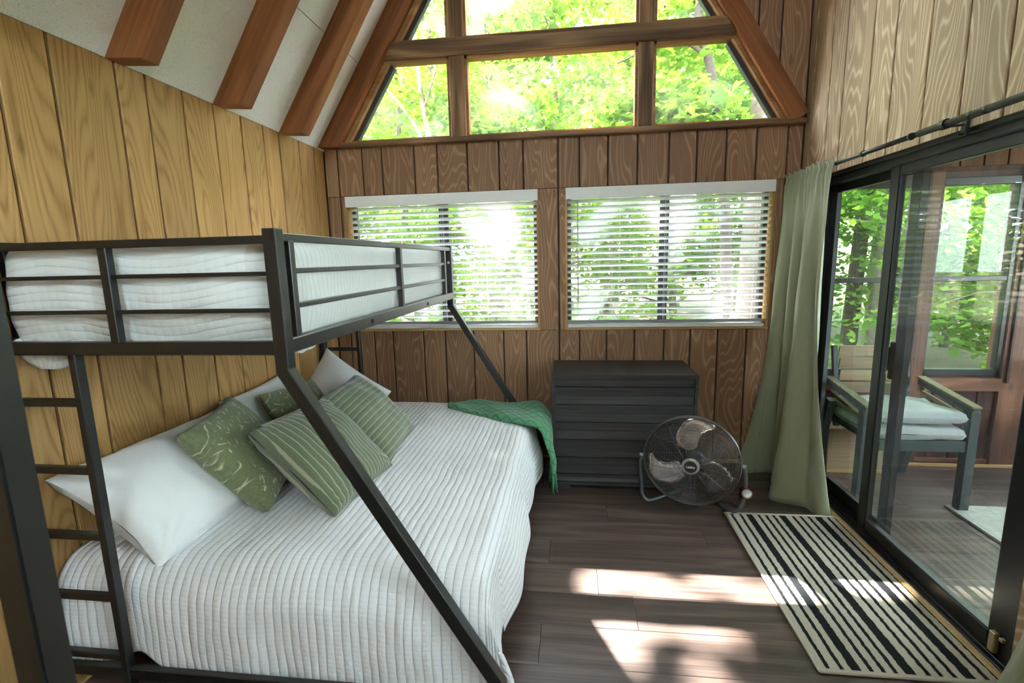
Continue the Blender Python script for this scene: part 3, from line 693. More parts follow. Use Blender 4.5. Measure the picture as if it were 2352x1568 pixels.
for yy, zz in ((1.90, 1.268), (2.68, 1.268)): bp('bolt', MB().lathe([(.008, 0), (.008, .004), (.004, .006)], (-.801, yy, zz), (1, 0, 0), 12), BLKP)
for zz, mt in ((1.565, BLKP), (1.49, CHROME), (1.33, BLKP)): bp('bolt', MB().lathe([(.009, 0), (.009, .003), (.005, .005)], (-.82, BF - .041, zz), (0, -1, 0), 12), mt)
bp('side_rail', MB().box(-.29, -.26, BN + .03, BF - .03, .13, .17, .003)); bp('mattress_support', MB().box(-1.75, -.83, BN + .04, BF - .04, 1.25, 1.268))

# quilt tucked over the upper mattress
def bunk_quilt():
    from mathutils import noise
    x0, x1, y0, y1, z0, z1, r = -1.776, -.846, 1.338, 3.235, 1.272, 1.580, .045
    # ring profile round the mattress, then a top
    per = []
    def corner(cx, cy, a0):
        for k in range(7): a = a0 + k * PI / 12; per.append((cx + math.cos(a) * .06, cy + math.sin(a) * .06))
    def run(p, q, n):
        for k in range(1, n): per.append((lerp(p[0], q[0], k / n), lerp(p[1], q[1], k / n)))
    corner(x1 - .06, y0 + .06, -PI / 2); run((x1, y0 + .06), (x1, y1 - .06), 110); corner(x1 - .06, y1 - .06, 0); run((x1 - .06, y1), (x0 + .06, y1), 40); corner(x0 + .06, y1 - .06, PI / 2); run((x0, y1 - .06), (x0, y0 + .06), 80); corner(x0 + .06, y0 + .06, PI); run((x0 + .06, y0), (x1 - .06, y0), 60)
    n = len(per); zs = [z0 + (z1 - .05 - z0) * k / 14 for k in range(15)] + [z1 - .05 + .05 * math.sin(k * PI / 8) for k in range(1, 5)]
    ins = [0] * 15 + [.05 * (1 - math.cos(k * PI / 8)) for k in range(1, 5)]
    V = []; UV = []; F = []; cxm, cym = (x0 + x1) / 2, (y0 + y1) / 2; s = 0; ss = [0]
    for k in range(n): s += math.dist(per[k], per[(k + 1) % n]); ss.append(s)
    for j, (z, i_) in enumerate(zip(zs, ins)):
        for k, (x, y) in enumerate(per):
            nx, ny = (x - max(x0 + .06, min(x1 - .06, x))), (y - max(y0 + .06, min(y1 - .06, y))); L = math.hypot(nx, ny) or 1; nx /= L; ny /= L
            bulge = .014 * noise.noise(Vector((x * 3.3, y * 3.3, z * 5))) + .006 * noise.noise(Vector((x * 11, y * 11, z * 16))) - .012 * math.exp(-((z - z0) / .05) ** 2)
            bulge += .010 * math.sin((z - z0) / (z1 - z0) * PI)
            zz = z + (.012 * noise.noise(Vector((x * 5, y * 5, 2))) if j == 0 else 0)
            V.append((x + nx * (bulge - i_), y + ny * (bulge - i_), zz))
            end = abs(ny) > abs(nx); UV.append((z * 1.0 + .02 * math.sin(x * 9), x) if (end) else (y, z))
        if j:
            for k in range(n): F.append(((j - 1) * n + k, (j - 1) * n + (k + 1) % n, j * n + (k + 1) % n, j * n + k))
    V.append((cxm, cym, z1 + .012)); UV.append((cym, cxm)); t = len(V) - 1; j = len(zs) - 1
    for k in range(n): F.append((j * n + k, j * n + (k + 1) % n, t))
    b = Vector((cxm, cym, z0)); me = mesh('bunk_quilt', [Vector(p) - b for p in V], F, UV)
    o = link('bunk_quilt', me, QUILT2, None, b, smooth=True); return tag(o, 'white ribbed quilt over the upper bunk mattress', 'quilt')
bq = bunk_quilt()
def flap(pts, ydir, nm='flap'):
    """rounded tail of quilt hanging below the bunk rail: half-oval, gently waved"""
    (xa, ya), (xb, yb), zt, dp = pts; V = []; UV = []; F = []; n, m = 16, 6
    for j in range(m + 1):
        for i in range(n + 1):
            t = i / n; d = dp * (1 - abs(2 * t - 1) ** 3.2) ** .6 * j / m
            V.append((lerp(xa, xb, t) + .006 * math.sin(t * 9), lerp(ya, yb, t) + .008 * math.sin(t * 7 + j), zt - d)); UV.append((t * .25, j * .01))
    for j in range(m):
        for i in range(n): F.append((j * (n + 1) + i, j * (n + 1) + i + 1, (j + 1) * (n + 1) + i + 1, (j + 1) * (n + 1) + i))
    b = Vector(bq.location); o = link(nm, mesh(nm, [Vector(v) - b for v in V], F, UV), QUILT2, bq, smooth=True)
    md = o.modifiers.new('thick', 'SOLIDIFY'); md.thickness = .012; return o
flap(((-1.742, 1.345), (-1.535, 1.345), 1.285, .095), 0); flap(((-.862, 1.37), (-.862, 1.56), 1.285, .062), 0)

# ================================================================== lower bed: quilt draped to the sides
ZQ = .505
def bed_quilt():
    from mathutils import noise
    XE, YE, R = -.268, 1.345, .055           # edges where the cloth turns down
    nx, ny = 150, 190
    Lx, Ly = (XE - (-1.785)) , (3.285 - YE)
    hx, hy = .335, .31                       # lengths of the drops
    def prof(s, L, R):                       # s along cloth -> (outward, drop)
        a = R * PI / 2
        if s <= L - R: return s, 0.0
        if s <= L - R + a: t = (s - (L - R)) / R; return L - R + R * math.sin(t), R * (1 - math.cos(t))
        return L, R + (s - (L - R + a))
    V = []; UV = []; F = []
    TX, TY = Lx + hx, Ly + hy
    for j in range(ny + 1):
        sy = TY * j / ny
        for i in range(nx + 1):
            sx = TX * i / nx; ox, dx = prof(sx, Lx, .055); oy, dy = prof(sy, Ly, .13)
            x = -1.785 + ox; y = 3.285 - oy
            # hem heights vary along the edges
            if dx > 0: dx *= 1 + .10 * math.sin(y * 5.2 + .4) + .06 * math.sin(y * 11) - (.10 if y < 1.6 else 0)
            if dy > 0:
                lad = math.exp(-((x + 1.50) / .06) ** 2)
                dy *= 1 - .13 * lad + .07 * sstep((x + 1.45) / .6) - .02 * math.sin(x * 13)
            d = max(dx, dy) + .25 * min(dx, dy)
            z = ZQ - d
            z += .012 * noise.noise(Vector((x * 2.2, y * 2.2, 0))) + .004 * noise.noise(Vector((x * 7, y * 7, 3)))
            z += .012 * math.sin(min(1, max(0, (x + 1.78) / 1.5)) * PI) * (1 - sstep(d / .10))
            # outward waves of the hanging cloth
            fx = sstep(dx / .3); fy = sstep(dy / .3)
            x += fx * (.045 + .022 * math.sin(y * 6.5 + 1) + .010 * math.sin(y * 15)) * (1 - fy * .4)
            y -= fy * (.012 + .010 * math.sin(x * 9) + .006 * math.sin(x * 21)) * (1 - .75 * math.exp(-((x + 1.50) / .08) ** 2))
            if fx > 0 and fy > 0: x += .05 * fx * fy; y += .02 * fy * fx
            y = max(y, BN + .046) if x < -.30 else y
            V.append((x, y, z)); UV.append((sx, sy))
        if j:
            for i in range(nx): a = (j - 1) * (nx + 1) + i; F.append((a, a + nx + 1, a + nx + 2, a + 1))
    b = Vector((-1.0, 2.3, 0)); me = mesh('bed_quilt', [Vector(p) - b for p in V], F, UV)
    o = link('bed_quilt', me, QUILT, None, b, smooth=True); md = o.modifiers.new('thick', 'SOLIDIFY'); md.thickness = .008; md.offset = -1
    return tag(o, 'white ribbed quilt spread over the lower bed', 'quilt')
bed_quilt()
# pillows and cushions
def cushion_uv(name, label, cat, mat, c, u, v, size, th, group, **kw):
    u = Vector(u).normalized(); v = Vector(v); v = (v - u * v.dot(u)).normalized(); m = Matrix((u, v, u.cross(v))).transposed().to_4x4(); m.translation = c
    o = link(name, pillow_mesh(size[0], size[1], th, **kw), mat, smooth=True); o.matrix_world = m; return tag(o, label, cat, group)
cushion('pillow', 'large white pillow nearest the ladder, against the left wall', 'pillow', LINEN, (-1.565, 1.755, .650), 0.05, .62, .0, (.78, .50), .23, 'white pillows', p=.37, pinch=.09, wr=.016, seed=1, n=34)
cushion('pillow', 'white pillow against the wall behind the patterned cushions', 'pillow', LINEN, (-1.660, 2.50, .660), -.03, 1.02, .03, (.62, .42), .13, 'white pillows', p=.42, wr=.016, seed=5)
cushion_uv('pillow', 'white pillow standing with one corner up at the far end of the bed', 'pillow', LINEN, (-1.49, 2.95, .655), (.84, -.22, -.46), (.25, .30, .9), (.56, .40), .13, 'white pillows', p=.42, wr=.012, seed=9)
cushion('pillow', 'white pillow lying behind the two striped cushions', 'pillow', LINEN, (-1.27, 2.32, .650), -.03, .85, -.04, (.72, .36), .12, 'white pillows', p=.42, wr=.012, seed=13)
cushion('throw_cushion', 'sage cushion with cream vein pattern, leaning on the nearest pillow', 'cushion', DAM, (-1.40, 1.865, .715), -.25, .88, .05, (.45, .45), .15, 'sage cushions', p=.33, pinch=.06, box=.014, seed=21, wr=.008)
cushion('throw_cushion', 'cream-veined sage cushion half hidden behind the bunk leg', 'cushion', DAM, (-1.45, 2.44, .700), .05, .95, -.06, (.44, .36), .12, 'sage cushions', p=.36, seed=25, wr=.008)
cushion('throw_cushion', 'green cushion with thin cream stripes, crossed by the slanting bunk leg', 'cushion', STR1, (-1.075, 1.955, .685), .097, .739, .0, (.50, .48), .19, 'sage cushions', p=.36, pinch=.05, seed=31, wr=.014)
cushion('throw_cushion', 'light green striped cushion nearest the window end of the bed', 'cushion', STR2, (-1.085, 2.455, .69), -.071, .76, 0, (.48, .47), .18, 'sage cushions', p=.36, pinch=.05, seed=35, wr=.012, swap=True)

# throw blanket over the far corner of the bed
def throw():
    from mathutils import noise
    V = []; UV = []; F = []; n, m = 70, 34; b = Vector((-.45, 3.1, ZQ)); hem = []
    Lt = .60; Ld = .27
    for i in range(n + 1):
        s = (Lt + .06 + Ld) * i / n
        for j in range(m + 1):
            q = j / m
            yn = lerp(3.10, 2.815, sstep(min(1, s / Lt) * .9 + .05)); yf = 3.285
            if s < .12: yn = lerp(3.19, yn, math.sqrt(s / .12)); yf = lerp(3.23, yf, math.sqrt(s / .12))
            over = max(0, s - Lt - .09); yn += over * .02; yf -= over * .10
            y = lerp(yn, yf, q); R = .06
            if s < Lt: x = -.84 + s; z = ZQ
            elif s < Lt + R * PI / 2: t = (s - Lt) / R; x = -.84 + Lt + R * math.sin(t); z = ZQ - R * (1 - math.cos(t))
            else: x = -.84 + Lt + R; z = ZQ - R - (s - Lt - R * PI / 2)
            edge = math.exp(-(q / .05) ** 2) + math.exp(-((1 - q) / .05) ** 2)
            h = .022 + .008 * math.sin(s * 16 + q * 5) + .006 * noise.noise(Vector((s * 9, q * 4, 1))) - .016 * edge
            h += .012 * math.sin(q * 9 + 1) * sstep((s - Lt) / .3)
            f = sstep((s - Lt) / .1)
            x += h * f + .03 * f * sstep((s - Lt) / .3) ; z += h * (1 - f)
            V.append(Vector((x, y, z)) - b); UV.append((s, q * .42))
        if i:
            for j in range(m): a = (i - 1) * (m + 1) + j; F.append((a, a + m + 1, a + m + 2, a + 1))
    hem = [V[n * (m + 1) + j] for j in range(m + 1)]
    o = link('throw_blanket', mesh('throw_blanket', V, F, UV), KNIT, None, b, smooth=True)
    md = o.modifiers.new('thick', 'SOLIDIFY'); md.thickness = .012; md.offset = 1
    tag(o, 'green knitted throw blanket with fringe over the far corner of the bed', 'blanket')
    fm = MB()
    for k in range(110):
        t = k / 109 * m; j = min(m - 1, int(t)); p = hem[j].lerp(hem[j + 1], t - j) + Vector((RNG.uniform(-.004, .014), 0, .004)); L = RNG.uniform(.095, .135); a = RNG.uniform(-.02, .02); c = RNG.uniform(-.01, .015)
        fm.tube([p, p + Vector((c * .5, a * .4, -L * .5)), p + Vector((c, a, -L))], [.0030, .0034, .0022], 5)
    fo = link('fringe', mesh('fringe', fm.v, fm.f), FRINGE, o, smooth=True); fo['kind'] = 'stuff'
throw()

# dark post standing close to the camera
np_ = thing('bed_post', 'dark metal bed post close to the camera at the left edge', 'post', (-.877, .624, 0))
MB().box(-.905, -.849, .60, .648, 0, 1.75, .004).build('post', BLACK, np_); MB().box(-.910, -.844, .595, .653, 0, .03, .004).build('foot_cap', BLKP, np_); MB().box(-1.75, -.90, .61, .64, .30, .36, .003).build('rail', BLACK, np_); MB().box(-1.75, -.90, .61, .64, 1.66, 1.70, .003).build('rail', BLACK, np_)

# ================================================================== dresser
dr = thing('dresser', 'charcoal dresser with louvred drawer fronts under the right window', 'dresser', (.32, 3.3, 0))
dx0, dx1, dyf, dyb = -.131, .772, 3.065, 3.52
MB().box(dx0, dx1, dyf - .008, dyb, .748, .773, .002).build('top', W_DRES, dr)
for a, b in ((dx0, dx0 + .02), (dx1 - .02, dx1)): MB().box(a, b, dyf, dyb, .035, .748, .0015).build('side_panel', W_DRES, dr)
MB().box(dx0 + .02, dx1 - .02, dyf + .03, dyb, .05, .745).build('carcass', W_DRES, dr)
MB().box(dx0 + .002, dx1 - .002, dyf - .004, dyb - .01, .030, .052, .0015).build('plinth_rail', W_DRES, dr)
for a, b in ((dx0, dx0 + .115), (dx1 - .115, dx1)): MB().box(a, b, dyf, dyb - .02, 0, .030, .002).build('foot', W_DRES, dr)
zr = [.748, .692, .577, .459, .344, .222, .108, .053]
for k in range(len(zr) - 1):
    z1, z0 = zr[k], zr[k + 1]; g = .002
    if k == 0: prof = [(dyf + .012, z0 + g), (dyf + .006, z1 - g), (dyf + .028, z1 - g), (dyf + .028, z0 + g)]
    else:
        zm = (z0 + z1) / 2
        prof = [(dyf + .002, z1 - g), (dyf + .002, zm + .004), (dyf + .016, zm), (dyf + .006, z0 + g), (dyf + .028, z0 + g), (dyf + .028, z1 - g)]
    MB().prism(prof, dx0 + .022, dx1 - .022, 'x').build('drawer' if k else 'top_rail', W_DRES, dr)

# ================================================================== floor fan
fc = Vector((.698, 2.875, .298)); FR = .272
fan = thing('floor_fan', 'round metal floor fan on a tubular stand, leaning before the dresser', 'fan', (fc.x, fc.y, 0))
fn = Vector((-.257, -.966, -.02)).normalized(); fu = fn.cross(Vector((0, 0, 1))).normalized(); fu = -fu if fu.x < 0 else fu; fv = fu.cross(fn).normalized(); fv = fv if fv.z > 0 else -fv
def fp(a, b, c): return fc + fu * a + fv * b + fn * c
def ring(mb, r, d, rad, n=56, k=5): mb.tube([fp(r * math.cos(2 * PI * i / n), r * math.sin(2 * PI * i / n), d) for i in range(n)], rad, k, True)
def dome(r, dep): return dep * (1 - (r / FR) ** 2.6)
fg = MB()
for k in range(26):
    r = .055 + (FR - .012 - .055) * k / 25; ring(fg, r, .02 + dome(r, .058), .0012)
ring(fg, FR, .012, .0045, 64, 6); ring(fg, FR, -.012, .0045, 64, 6)
for k in range(16):
    a = 2 * PI * k / 16 + .12; pts = []
    for i in range(9):
        r = .05 + (FR - .05) * i / 8; a2 = a + .22 * (1 - i / 8); pts.append(fp(r * math.cos(a2), r * math.sin(a2), .0225 + dome(r, .058) if i < 8 else .012))
    fg.tube(pts, .0015, 5)
o = fg.build('front_grille', WIRE, fan, smooth=True)
rg = MB()
for k in range(15): r = .06 + (FR - .012 - .06) * k / 14; ring(rg, r, -.02 - dome(r, .075), .0012, 48, 4)
for k in range(12):
    a = 2 * PI * k / 12; rg.tube([fp((.05 + (FR - .05) * i / 6) * math.cos(a), (.05 + (FR - .05) * i / 6) * math.sin(a), -.022 - dome(.05 + (FR - .05) * i / 6, .075)) for i in range(7)], .0015, 4)
rg.build('rear_grille', WIRE, fan, smooth=True)
ol = [(700, 640), (650, 590), (630, 500), (640, 420), (680, 340), (740, 265), (810, 220), (890, 205), (960, 225), (1040, 280), (1130, 318), (1158, 350), (1125, 385), (1050, 400), (985, 435), (935, 490), (912, 560), (905, 620), (870, 660), (790, 675)]
for q in range(3):
    rot_ = q * 2 * PI / 3 + .06; V = []; F = []
    pts = [((x - 820) / 650 * .272, (800 - y) / 650 * .272 * 1.08) for x, y in ol]; cxm = sum(p[0] for p in pts) / len(pts); cym = sum(p[1] for p in pts) / len(pts)
    rows = [1.0, .8, .55, .3]
    for s in rows:
        for (a, b) in pts:
            a1, b1 = cxm + (a - cxm) * s, cym + (b - cym) * s; ang = math.atan2(a1 - .02, b1); tw = .048 * math.sin(ang * 1.2) * (math.hypot(a1, b1) / .25) ** .5 + .006 * math.sin(s * PI)
            V.append(fp(a1 * math.cos(rot_) - b1 * math.sin(rot_), a1 * math.sin(rot_) + b1 * math.cos(rot_), -.006 - tw))
    n = len(pts); c0 = sum((V[3 * n + i] for i in range(n)), Vector()) / n; V.append(c0)
    for j in range(3):
        for i in range(n): F.append((j * n + i, j * n + (i + 1) % n, (j + 1) * n + (i + 1) % n, (j + 1) * n + i))
    for i in range(n): F.append((3 * n + i, 3 * n + (i + 1) % n, 4 * n))
    o = link('blade', mesh('blade', [v - Vector(fan.location) for v in V], F), STEEL, fan, smooth=True); md = o.modifiers.new('thick', 'SOLIDIFY'); md.thickness = .0015
hub = MB().lathe([(.001, .0), (.046, .0), (.050, .006), (.048, .014), (.040, .018), (.001, .018)], fp(0, 0, .074), fn, 40).build('hub_badge', SILVER, fan); soft(hub)
MB().lathe([(.034, 0), (.036, .002), (.034, .004), (.001, .004)], fp(0, 0, .0905), fn, 36).build('hub_disc', BLKP, hub)
MB().lathe([(.075, -.105), (.075, -.035), (.06, -.012), (.03, -.004), (.03, .01), (.001, .01)], fc, fn, 28).build('motor', GREYM, fan)
tc = bpy.data.curves.new('logo', 'FONT'); tc.body = 'Lasko'; tc.align_x = 'CENTER'; tc.align_y = 'CENTER'; tc.size = .021; tc.extrude = .0006; tc.offset = .0003
to = bpy.data.objects.new('logo_tmp', tc); COL.objects.link(to); bpy.context.view_layer.update()
lm = bpy.data.meshes.new_from_object(to.evaluated_get(bpy.context.evaluated_depsgraph_get())); bpy.data.objects.remove(to)
Mt = Matrix((fu, fv, fn)).transposed().to_4x4(); Mt.translation = fp(0, 0, .0957) - Vector(fan.location); lm.transform(Mt)
lm.materials.clear(); link('lettering', lm, plain('badge_lettering', (.72, .72, .72), .4), hub)
pl, prt = fp(-FR - .012, .0, 0), fp(FR + .012, 0, 0)
lf = Vector((.455, 2.925, .014)); rf = Vector((.925, 2.812, .014)); rear = Vector((.76, 3.14, .014))
pts = [pl, pl + Vector((-.012, 0, -.06)), Vector((.422, 2.935, .12)), Vector((.424, 2.932, .055)), lf, Vector((.52, 2.955, .013)), Vector((.66, 3.06, .013)), rear, Vector((.83, 3.06, .013)), Vector((.885, 2.90, .013)), rf + Vector((-.005, .01, 0)), Vector((.962, 2.80, .045)), Vector((.985, 2.805, .12)), prt + Vector((.012, 0, -.06)), prt]
so = MB().tube(catmull(pts, 6), .0125, 10).build('stand', TUBE, fan, smooth=True)
for p in (pl, prt): MB().lathe([(.012, -.014), (.012, .014)], p, fu, 14).build('pivot_knob', SILVER, fan)
cbx = fp(0, 0, 0); kc = Vector((.990, 2.795, .142))
sb = MB().bar(kc - Vector((0, -.012, .036)), kc + Vector((0, .012, .036)), .058, .036, (0, 1, 0), .006).build('switch_box', BLKP, fan)
kn = Vector((-.2, -.9, .42)).normalized(); ck = kc + Vector((0, -.012, .002))
MB().lathe([(.0295, .0), (.0300, .006), (.027, .010)], ck, kn, 28).build('dial_ring', REDM, sb); MB().lathe([(.0255, .006), (.0245, .018), (.020, .020), (.001, .019)], ck, kn, 28).build('dial', SILVER, sb)
MB().tube(catmull([(.985, 2.82, .10), (.99, 2.86, .02), (.94, 2.95, .006), (.80, 2.93, .006), (.70, 2.99, .006), (.66, 3.2, .006)], 6), .0035, 6).build('cord', BLKP, fan, smooth=True)

# ================================================================== striped rug
rug = tag(link('striped_rug', mesh('striped_rug', *(lambda m: (m.v, m.f))(MB().box(0.004, .611, .004, 1.129, 0, .010, .003))), RUGM, None, (.884, 1.679, 0.0)), 'cream rug with black stripes lying beside the sliding door', 'rug')
m = MB()
for a, b in (((0, 0), (.615, 0)), ((0, 1.133), (.615, 1.133)), ((0, 0), (0, 1.133)), ((.615, 0), (.615, 1.133))): m.tube([(a[0], a[1], .007), (b[0], b[1], .007)], .0065, 6)
link('binding', mesh('binding', m.v, m.f), RUGB, rug, smooth=True)

# ================================================================== curtain rod and curtains
ROD = (1.42, 1.972)
rod = thing('curtain_rod', 'thin black curtain rod above the sliding door', 'curtain rod', (1.46, 2.2, 1.97))
MB().tube([(ROD[0], 3.565, ROD[1]), (ROD[0], 2.32, ROD[1])], .0105, 14).build('inner_rod', BLACK, rod, smooth=True)
MB().tube([(ROD[0], 2.33, ROD[1]), (ROD[0], .9, ROD[1])], .0135, 14).build('outer_rod', BLACK, rod, smooth=True)
for yy in (2.72, 2.37, 2.05, 1.98): MB().tube([(ROD[0], yy, ROD[1]), (ROD[0], yy + .012, ROD[1])], .0145, 14).build('collar', BLKP, rod)
bk = MB().box(1.486, 1.500, 2.170, 2.200, 1.925, 2.005, .003).build('bracket', BLACK, rod); MB().bar((1.49, 2.185, 1.968), (1.425, 2.185, 1.962), .008, .012, (0, 1, 0)).build('arm', BLACK, bk); MB().tube([(ROD[0], 2.172, ROD[1]), (ROD[0], 2.198, ROD[1])], .019, 16).build('cup', BLACK, bk)
MB().tube([(1.488, 2.185, 1.935), (1.47, 2.185, 1.93)], .004, 8).build('screw', BLKP, bk)
MB().tube([(ROD[0], .87, ROD[1]), (ROD[0], .9, ROD[1])], [.024, .018], 16).build('finial', BLACK, rod); bk2 = MB().box(1.486, 1.500, .99, 1.02, 1.925, 2.005, .003).build('bracket', BLACK, rod); MB().bar((1.49, 1.005, 1.968), (1.425, 1.005, 1.962), .008, .012, (0, 1, 0)).build('arm', BLACK, bk2)
bk3 = MB().box(1.486, 1.500, 3.50, 3.53, 1.925, 2.005, .003).build('bracket', BLACK, rod); MB().bar((1.49, 3.515, 1.968), (1.425, 3.515, 1.962), .008, .012, (0, 1, 0)).build('arm', BLACK, bk3)
def curtain(label, top, bot, folds, seed, ztop=2.0, zb=.004, amp=(.016, .05), ph=0.0, blend=1.15, hemz=None):
    from mathutils import noise
    n, m = 200, 56; V = []; UV = []; F = []; b = Vector((1.42, (top[0][1] + top[1][1]) / 2, 0))
    for j in range(m + 1):
        t = j / m; k = t ** blend
        for i in range(n + 1):
            s = i / n; T = polyline([(p[0], p[1], 0) for p in top], s); Bp = polyline([(p[0], p[1], 0) for p in bot], s)
            P = T.lerp(Bp, k); s2 = min(1, s + .01); d = (polyline([(p[0], p[1], 0) for p in top], min(1, s + .02)).lerp(polyline([(p[0], p[1], 0) for p in bot], min(1, s + .02)), k) - T.lerp(Bp, k))
            if d.length < 1e-6: d = Vector((0, -1, 0))
            d.normalize(); nn = Vector((-d.y, d.x, 0)); nn = nn if nn.x < 0 else -nn
            hf = math.exp(-(t / .05) ** 2)
            A = lerp(amp[0], amp[1], sstep(t * 2.4)) * (.75 + .35 * noise.noise(Vector((s * 5, seed, 0))))
            w1 = math.sin(2 * PI * folds * (s + .03 * math.sin(s * 9 + seed)) + ph + .5 * noise.noise(Vector((t * 1.5, s * 3, seed))))
            w1 = w1 * (1 - .25 * w1 * w1) * 1.2
            off = A * w1 + math.exp(-(t / .09) ** 2) * .009 * math.sin(2 * PI * folds * 4.3 * s + seed + .8 * math.sin(s * 23)) - .010 * math.exp(-((t - .018) / .012) ** 2) + .006 * noise.noise(Vector((s * 16, t * 7, seed)))
            z = lerp(ztop + .006 * math.sin(s * 70), zb, t)
            if hemz: z = lerp(z, z + hemz(s), t)
            P = P + nn * off
            P.x = min(P.x, 1.487)
            V.append(Vector((P.x, P.y, z)) - b); UV.append((s, t))
        if j:
            for i in range(n): a = (j - 1) * (n + 1) + i; F.append((a, a + n + 1, a + n + 2, a + 1))
    o = link('curtain', mesh('curtain', V, F, UV), CURT, None, b, smooth=True); md = o.modifiers.new('thick', 'SOLIDIFY'); md.thickness = .0025
    return tag(o, label, 'curtain')
curtain('sage green curtain gathered at the far end of the sliding door', [(1.392, 3.555), (1.392, 2.955)], [(1.13, 3.42), (1.25, 3.42), (1.37, 3.36), (1.32, 3.20), (1.24, 3.02), (1.30, 2.93), (1.40, 2.85), (1.475, 2.835)], 3.4, 3, amp=(.010, .046), blend=2.7)
curtain('sage green curtain gathered nearest the camera at the right edge', [(1.392, 1.475), (1.392, .95)], [(1.43, 1.64), (1.36, 1.60), (1.30, 1.48), (1.40, 1.30), (1.30, 1.08)], 5.0, 8, amp=(.010, .03), blend=6)

# ================================================================== venetian blinds
def blind(label, x0, x1):
    b = thing('venetian_blind', label, 'blind', ((x0 + x1) / 2, 3.62, 1.0), 'window blinds')
    x0 += .014; x1 -= .014
    MB().box(x0 - .012, x1 + .012, 3.570, 3.576, 1.905, 1.983, .002).build('valance', WHITEB, b); MB().box(x0, x1, 3.60, 3.645, 1.93, 1.970, .002).build('headrail', WHITEB, b)
    tilt = math.radians(-21); z = 1.893; proto = None; k = 0
    cs = []
    for i in range(9):
        u = -.025 + .05 * i / 8; cs.append((u, .0035 * (1 - (u / .025) ** 2)))
    prof = [(u, c + .0016) for u, c in cs] + [(u, c - .0016) for u, c in cs[::-1]]
    while z > 1.04:
        if proto is None:
            mm = MB(); mm.prism([(u * math.cos(tilt) - c * math.sin(tilt), u * math.sin(tilt) + c * math.cos(tilt)) for u, c in prof], x0 - (x0 + x1) / 2, x1 - (x0 + x1) / 2, 'x'); proto = flip_fix(mesh('slat', mm.v, mm.f))
        link('slat', proto, SLAT, b, (0, 0.003, z - 1.0), smooth=False); z -= .0447; k += 1
    for q in range(3): link('slat', proto, SLAT, b, (0, .003, .022 + .010 + .006 * q))
    MB().box(x0, x1, 3.600, 3.648, 1.000, 1.022, .004).build('bottom_rail', WHITEB, b)
    W_ = x1 - x0
    for fx in (.055, .27, .50, .73, .945):
        m = MB(); xx = x0 + W_ * fx
        for yy in (3.597, 3.651): m.tube([(xx, yy, 1.95), (xx, yy, 1.01)], .0008, 4)
        m.build('ladder_cord', CORD, b)
    m = MB().tube([(x0 + .072, 3.588, 1.93), (x0 + .075, 3.586, 1.19)], .0042, 6); m.build('tilt_wand', WAND, b, smooth=True)
blind('white slatted blind on the left window behind the bunk', *W1)
blind('white slatted blind on the right window above the dresser', *W2)

# ================================================================== woods outside
def leaf_mat(name, c0, c1, tc):
    t = NT(name); r = t.N('NewGeometry').outputs['Random Per Island']
    c = t.mix(r, c0, c1)
    d = t.N('BsdfDiffuse', {0: c}).outputs[0]; tr = t.N('BsdfTranslucent', {0: t.mix(r, tuple(x * .75 for x in tc), tc)}).outputs[0]
    m = t.N('MixShader', {0: .55, 1: d, 2: tr}).outputs[0]
    return t.done(m)
LEAF = leaf_mat('leaf_maple_green', (0.070, 0.156, 0.020), (0.148, 0.242, 0.039), (0.281, 0.468, 0.047))
LEAFD = leaf_mat('leaf_oak_green', (0.047, 0.125, 0.027), (0.101, 0.195, 0.047), (0.203, 0.390, 0.062))
BARK = plain('bark_grey_brown', (.14, .115, .085), .95, var=.55, nscale=18, bumpd=.03)
BARKD = plain('bark_dark', (.075, .06, .045), .95, var=.5, nscale=14, bumpd=.03)
GROUND = plain('forest_floor', (.13, .115, .06), 1, var=.6, nscale=2)
gz = -.7
V = []; F = []; N_ = 40
for j in range(N_ + 1):
    for i in range(N_ + 1):
        x = -45 + 90 * i / N_; y = -45 + 100 * j / N_
        V.append((x, y, gz + max(0, y - 5) * .05 + .15 * math.sin(x * .6) * math.sin(y * .5)))
for j in range(N_):
    for i in range(N_): a = j * (N_ + 1) + i; F.append((a, a + 1, a + N_ + 2, a + N_ + 1))
struct(link('ground', mesh('ground', V, F), GROUND))
LEAF2D = np.array([(0, -.5), (.30, -.38), (.50, -.05), (.24, .06), (.20, .28), (0, .55), (-.20, .28), (-.24, .06), (-.50, -.05), (-.30, -.38)])
def leaves_mesh(name, C, Nn, size, A=None):
    """C: centres, Nn: normals, size per leaf -> one mesh of separate leaf polygons, slightly folded"""
    n = len(C); Nn = Nn / np.linalg.norm(Nn, axis=1, keepdims=True)
    a = RNG.normal(size=(n, 3)); U = np.cross(Nn, a); U /= np.linalg.norm(U, axis=1, keepdims=True); W = np.cross(Nn, U)
    k = len(LEAF2D)
    P = C[:, None, :] + size[:, None, None] * (LEAF2D[None, :, 0, None] * U[:, None, :] + LEAF2D[None, :, 1, None] * W[:, None, :] + (np.abs(LEAF2D[:, 0])[None, :, None] * .35) * Nn[:, None, :])
    me = bpy.data.meshes.new(name); me.vertices.add(n * k); me.vertices.foreach_set('co', P.astype(np.float32).ravel())
    me.loops.add(n * k); me.loops.foreach_set('vertex_index', np.arange(n * k, dtype=np.int32)); me.polygons.add(n)
    me.polygons.foreach_set('loop_start', np.arange(0, n * k, k, dtype=np.int32)); me.update(calc_edges=True); me.validate(); return me
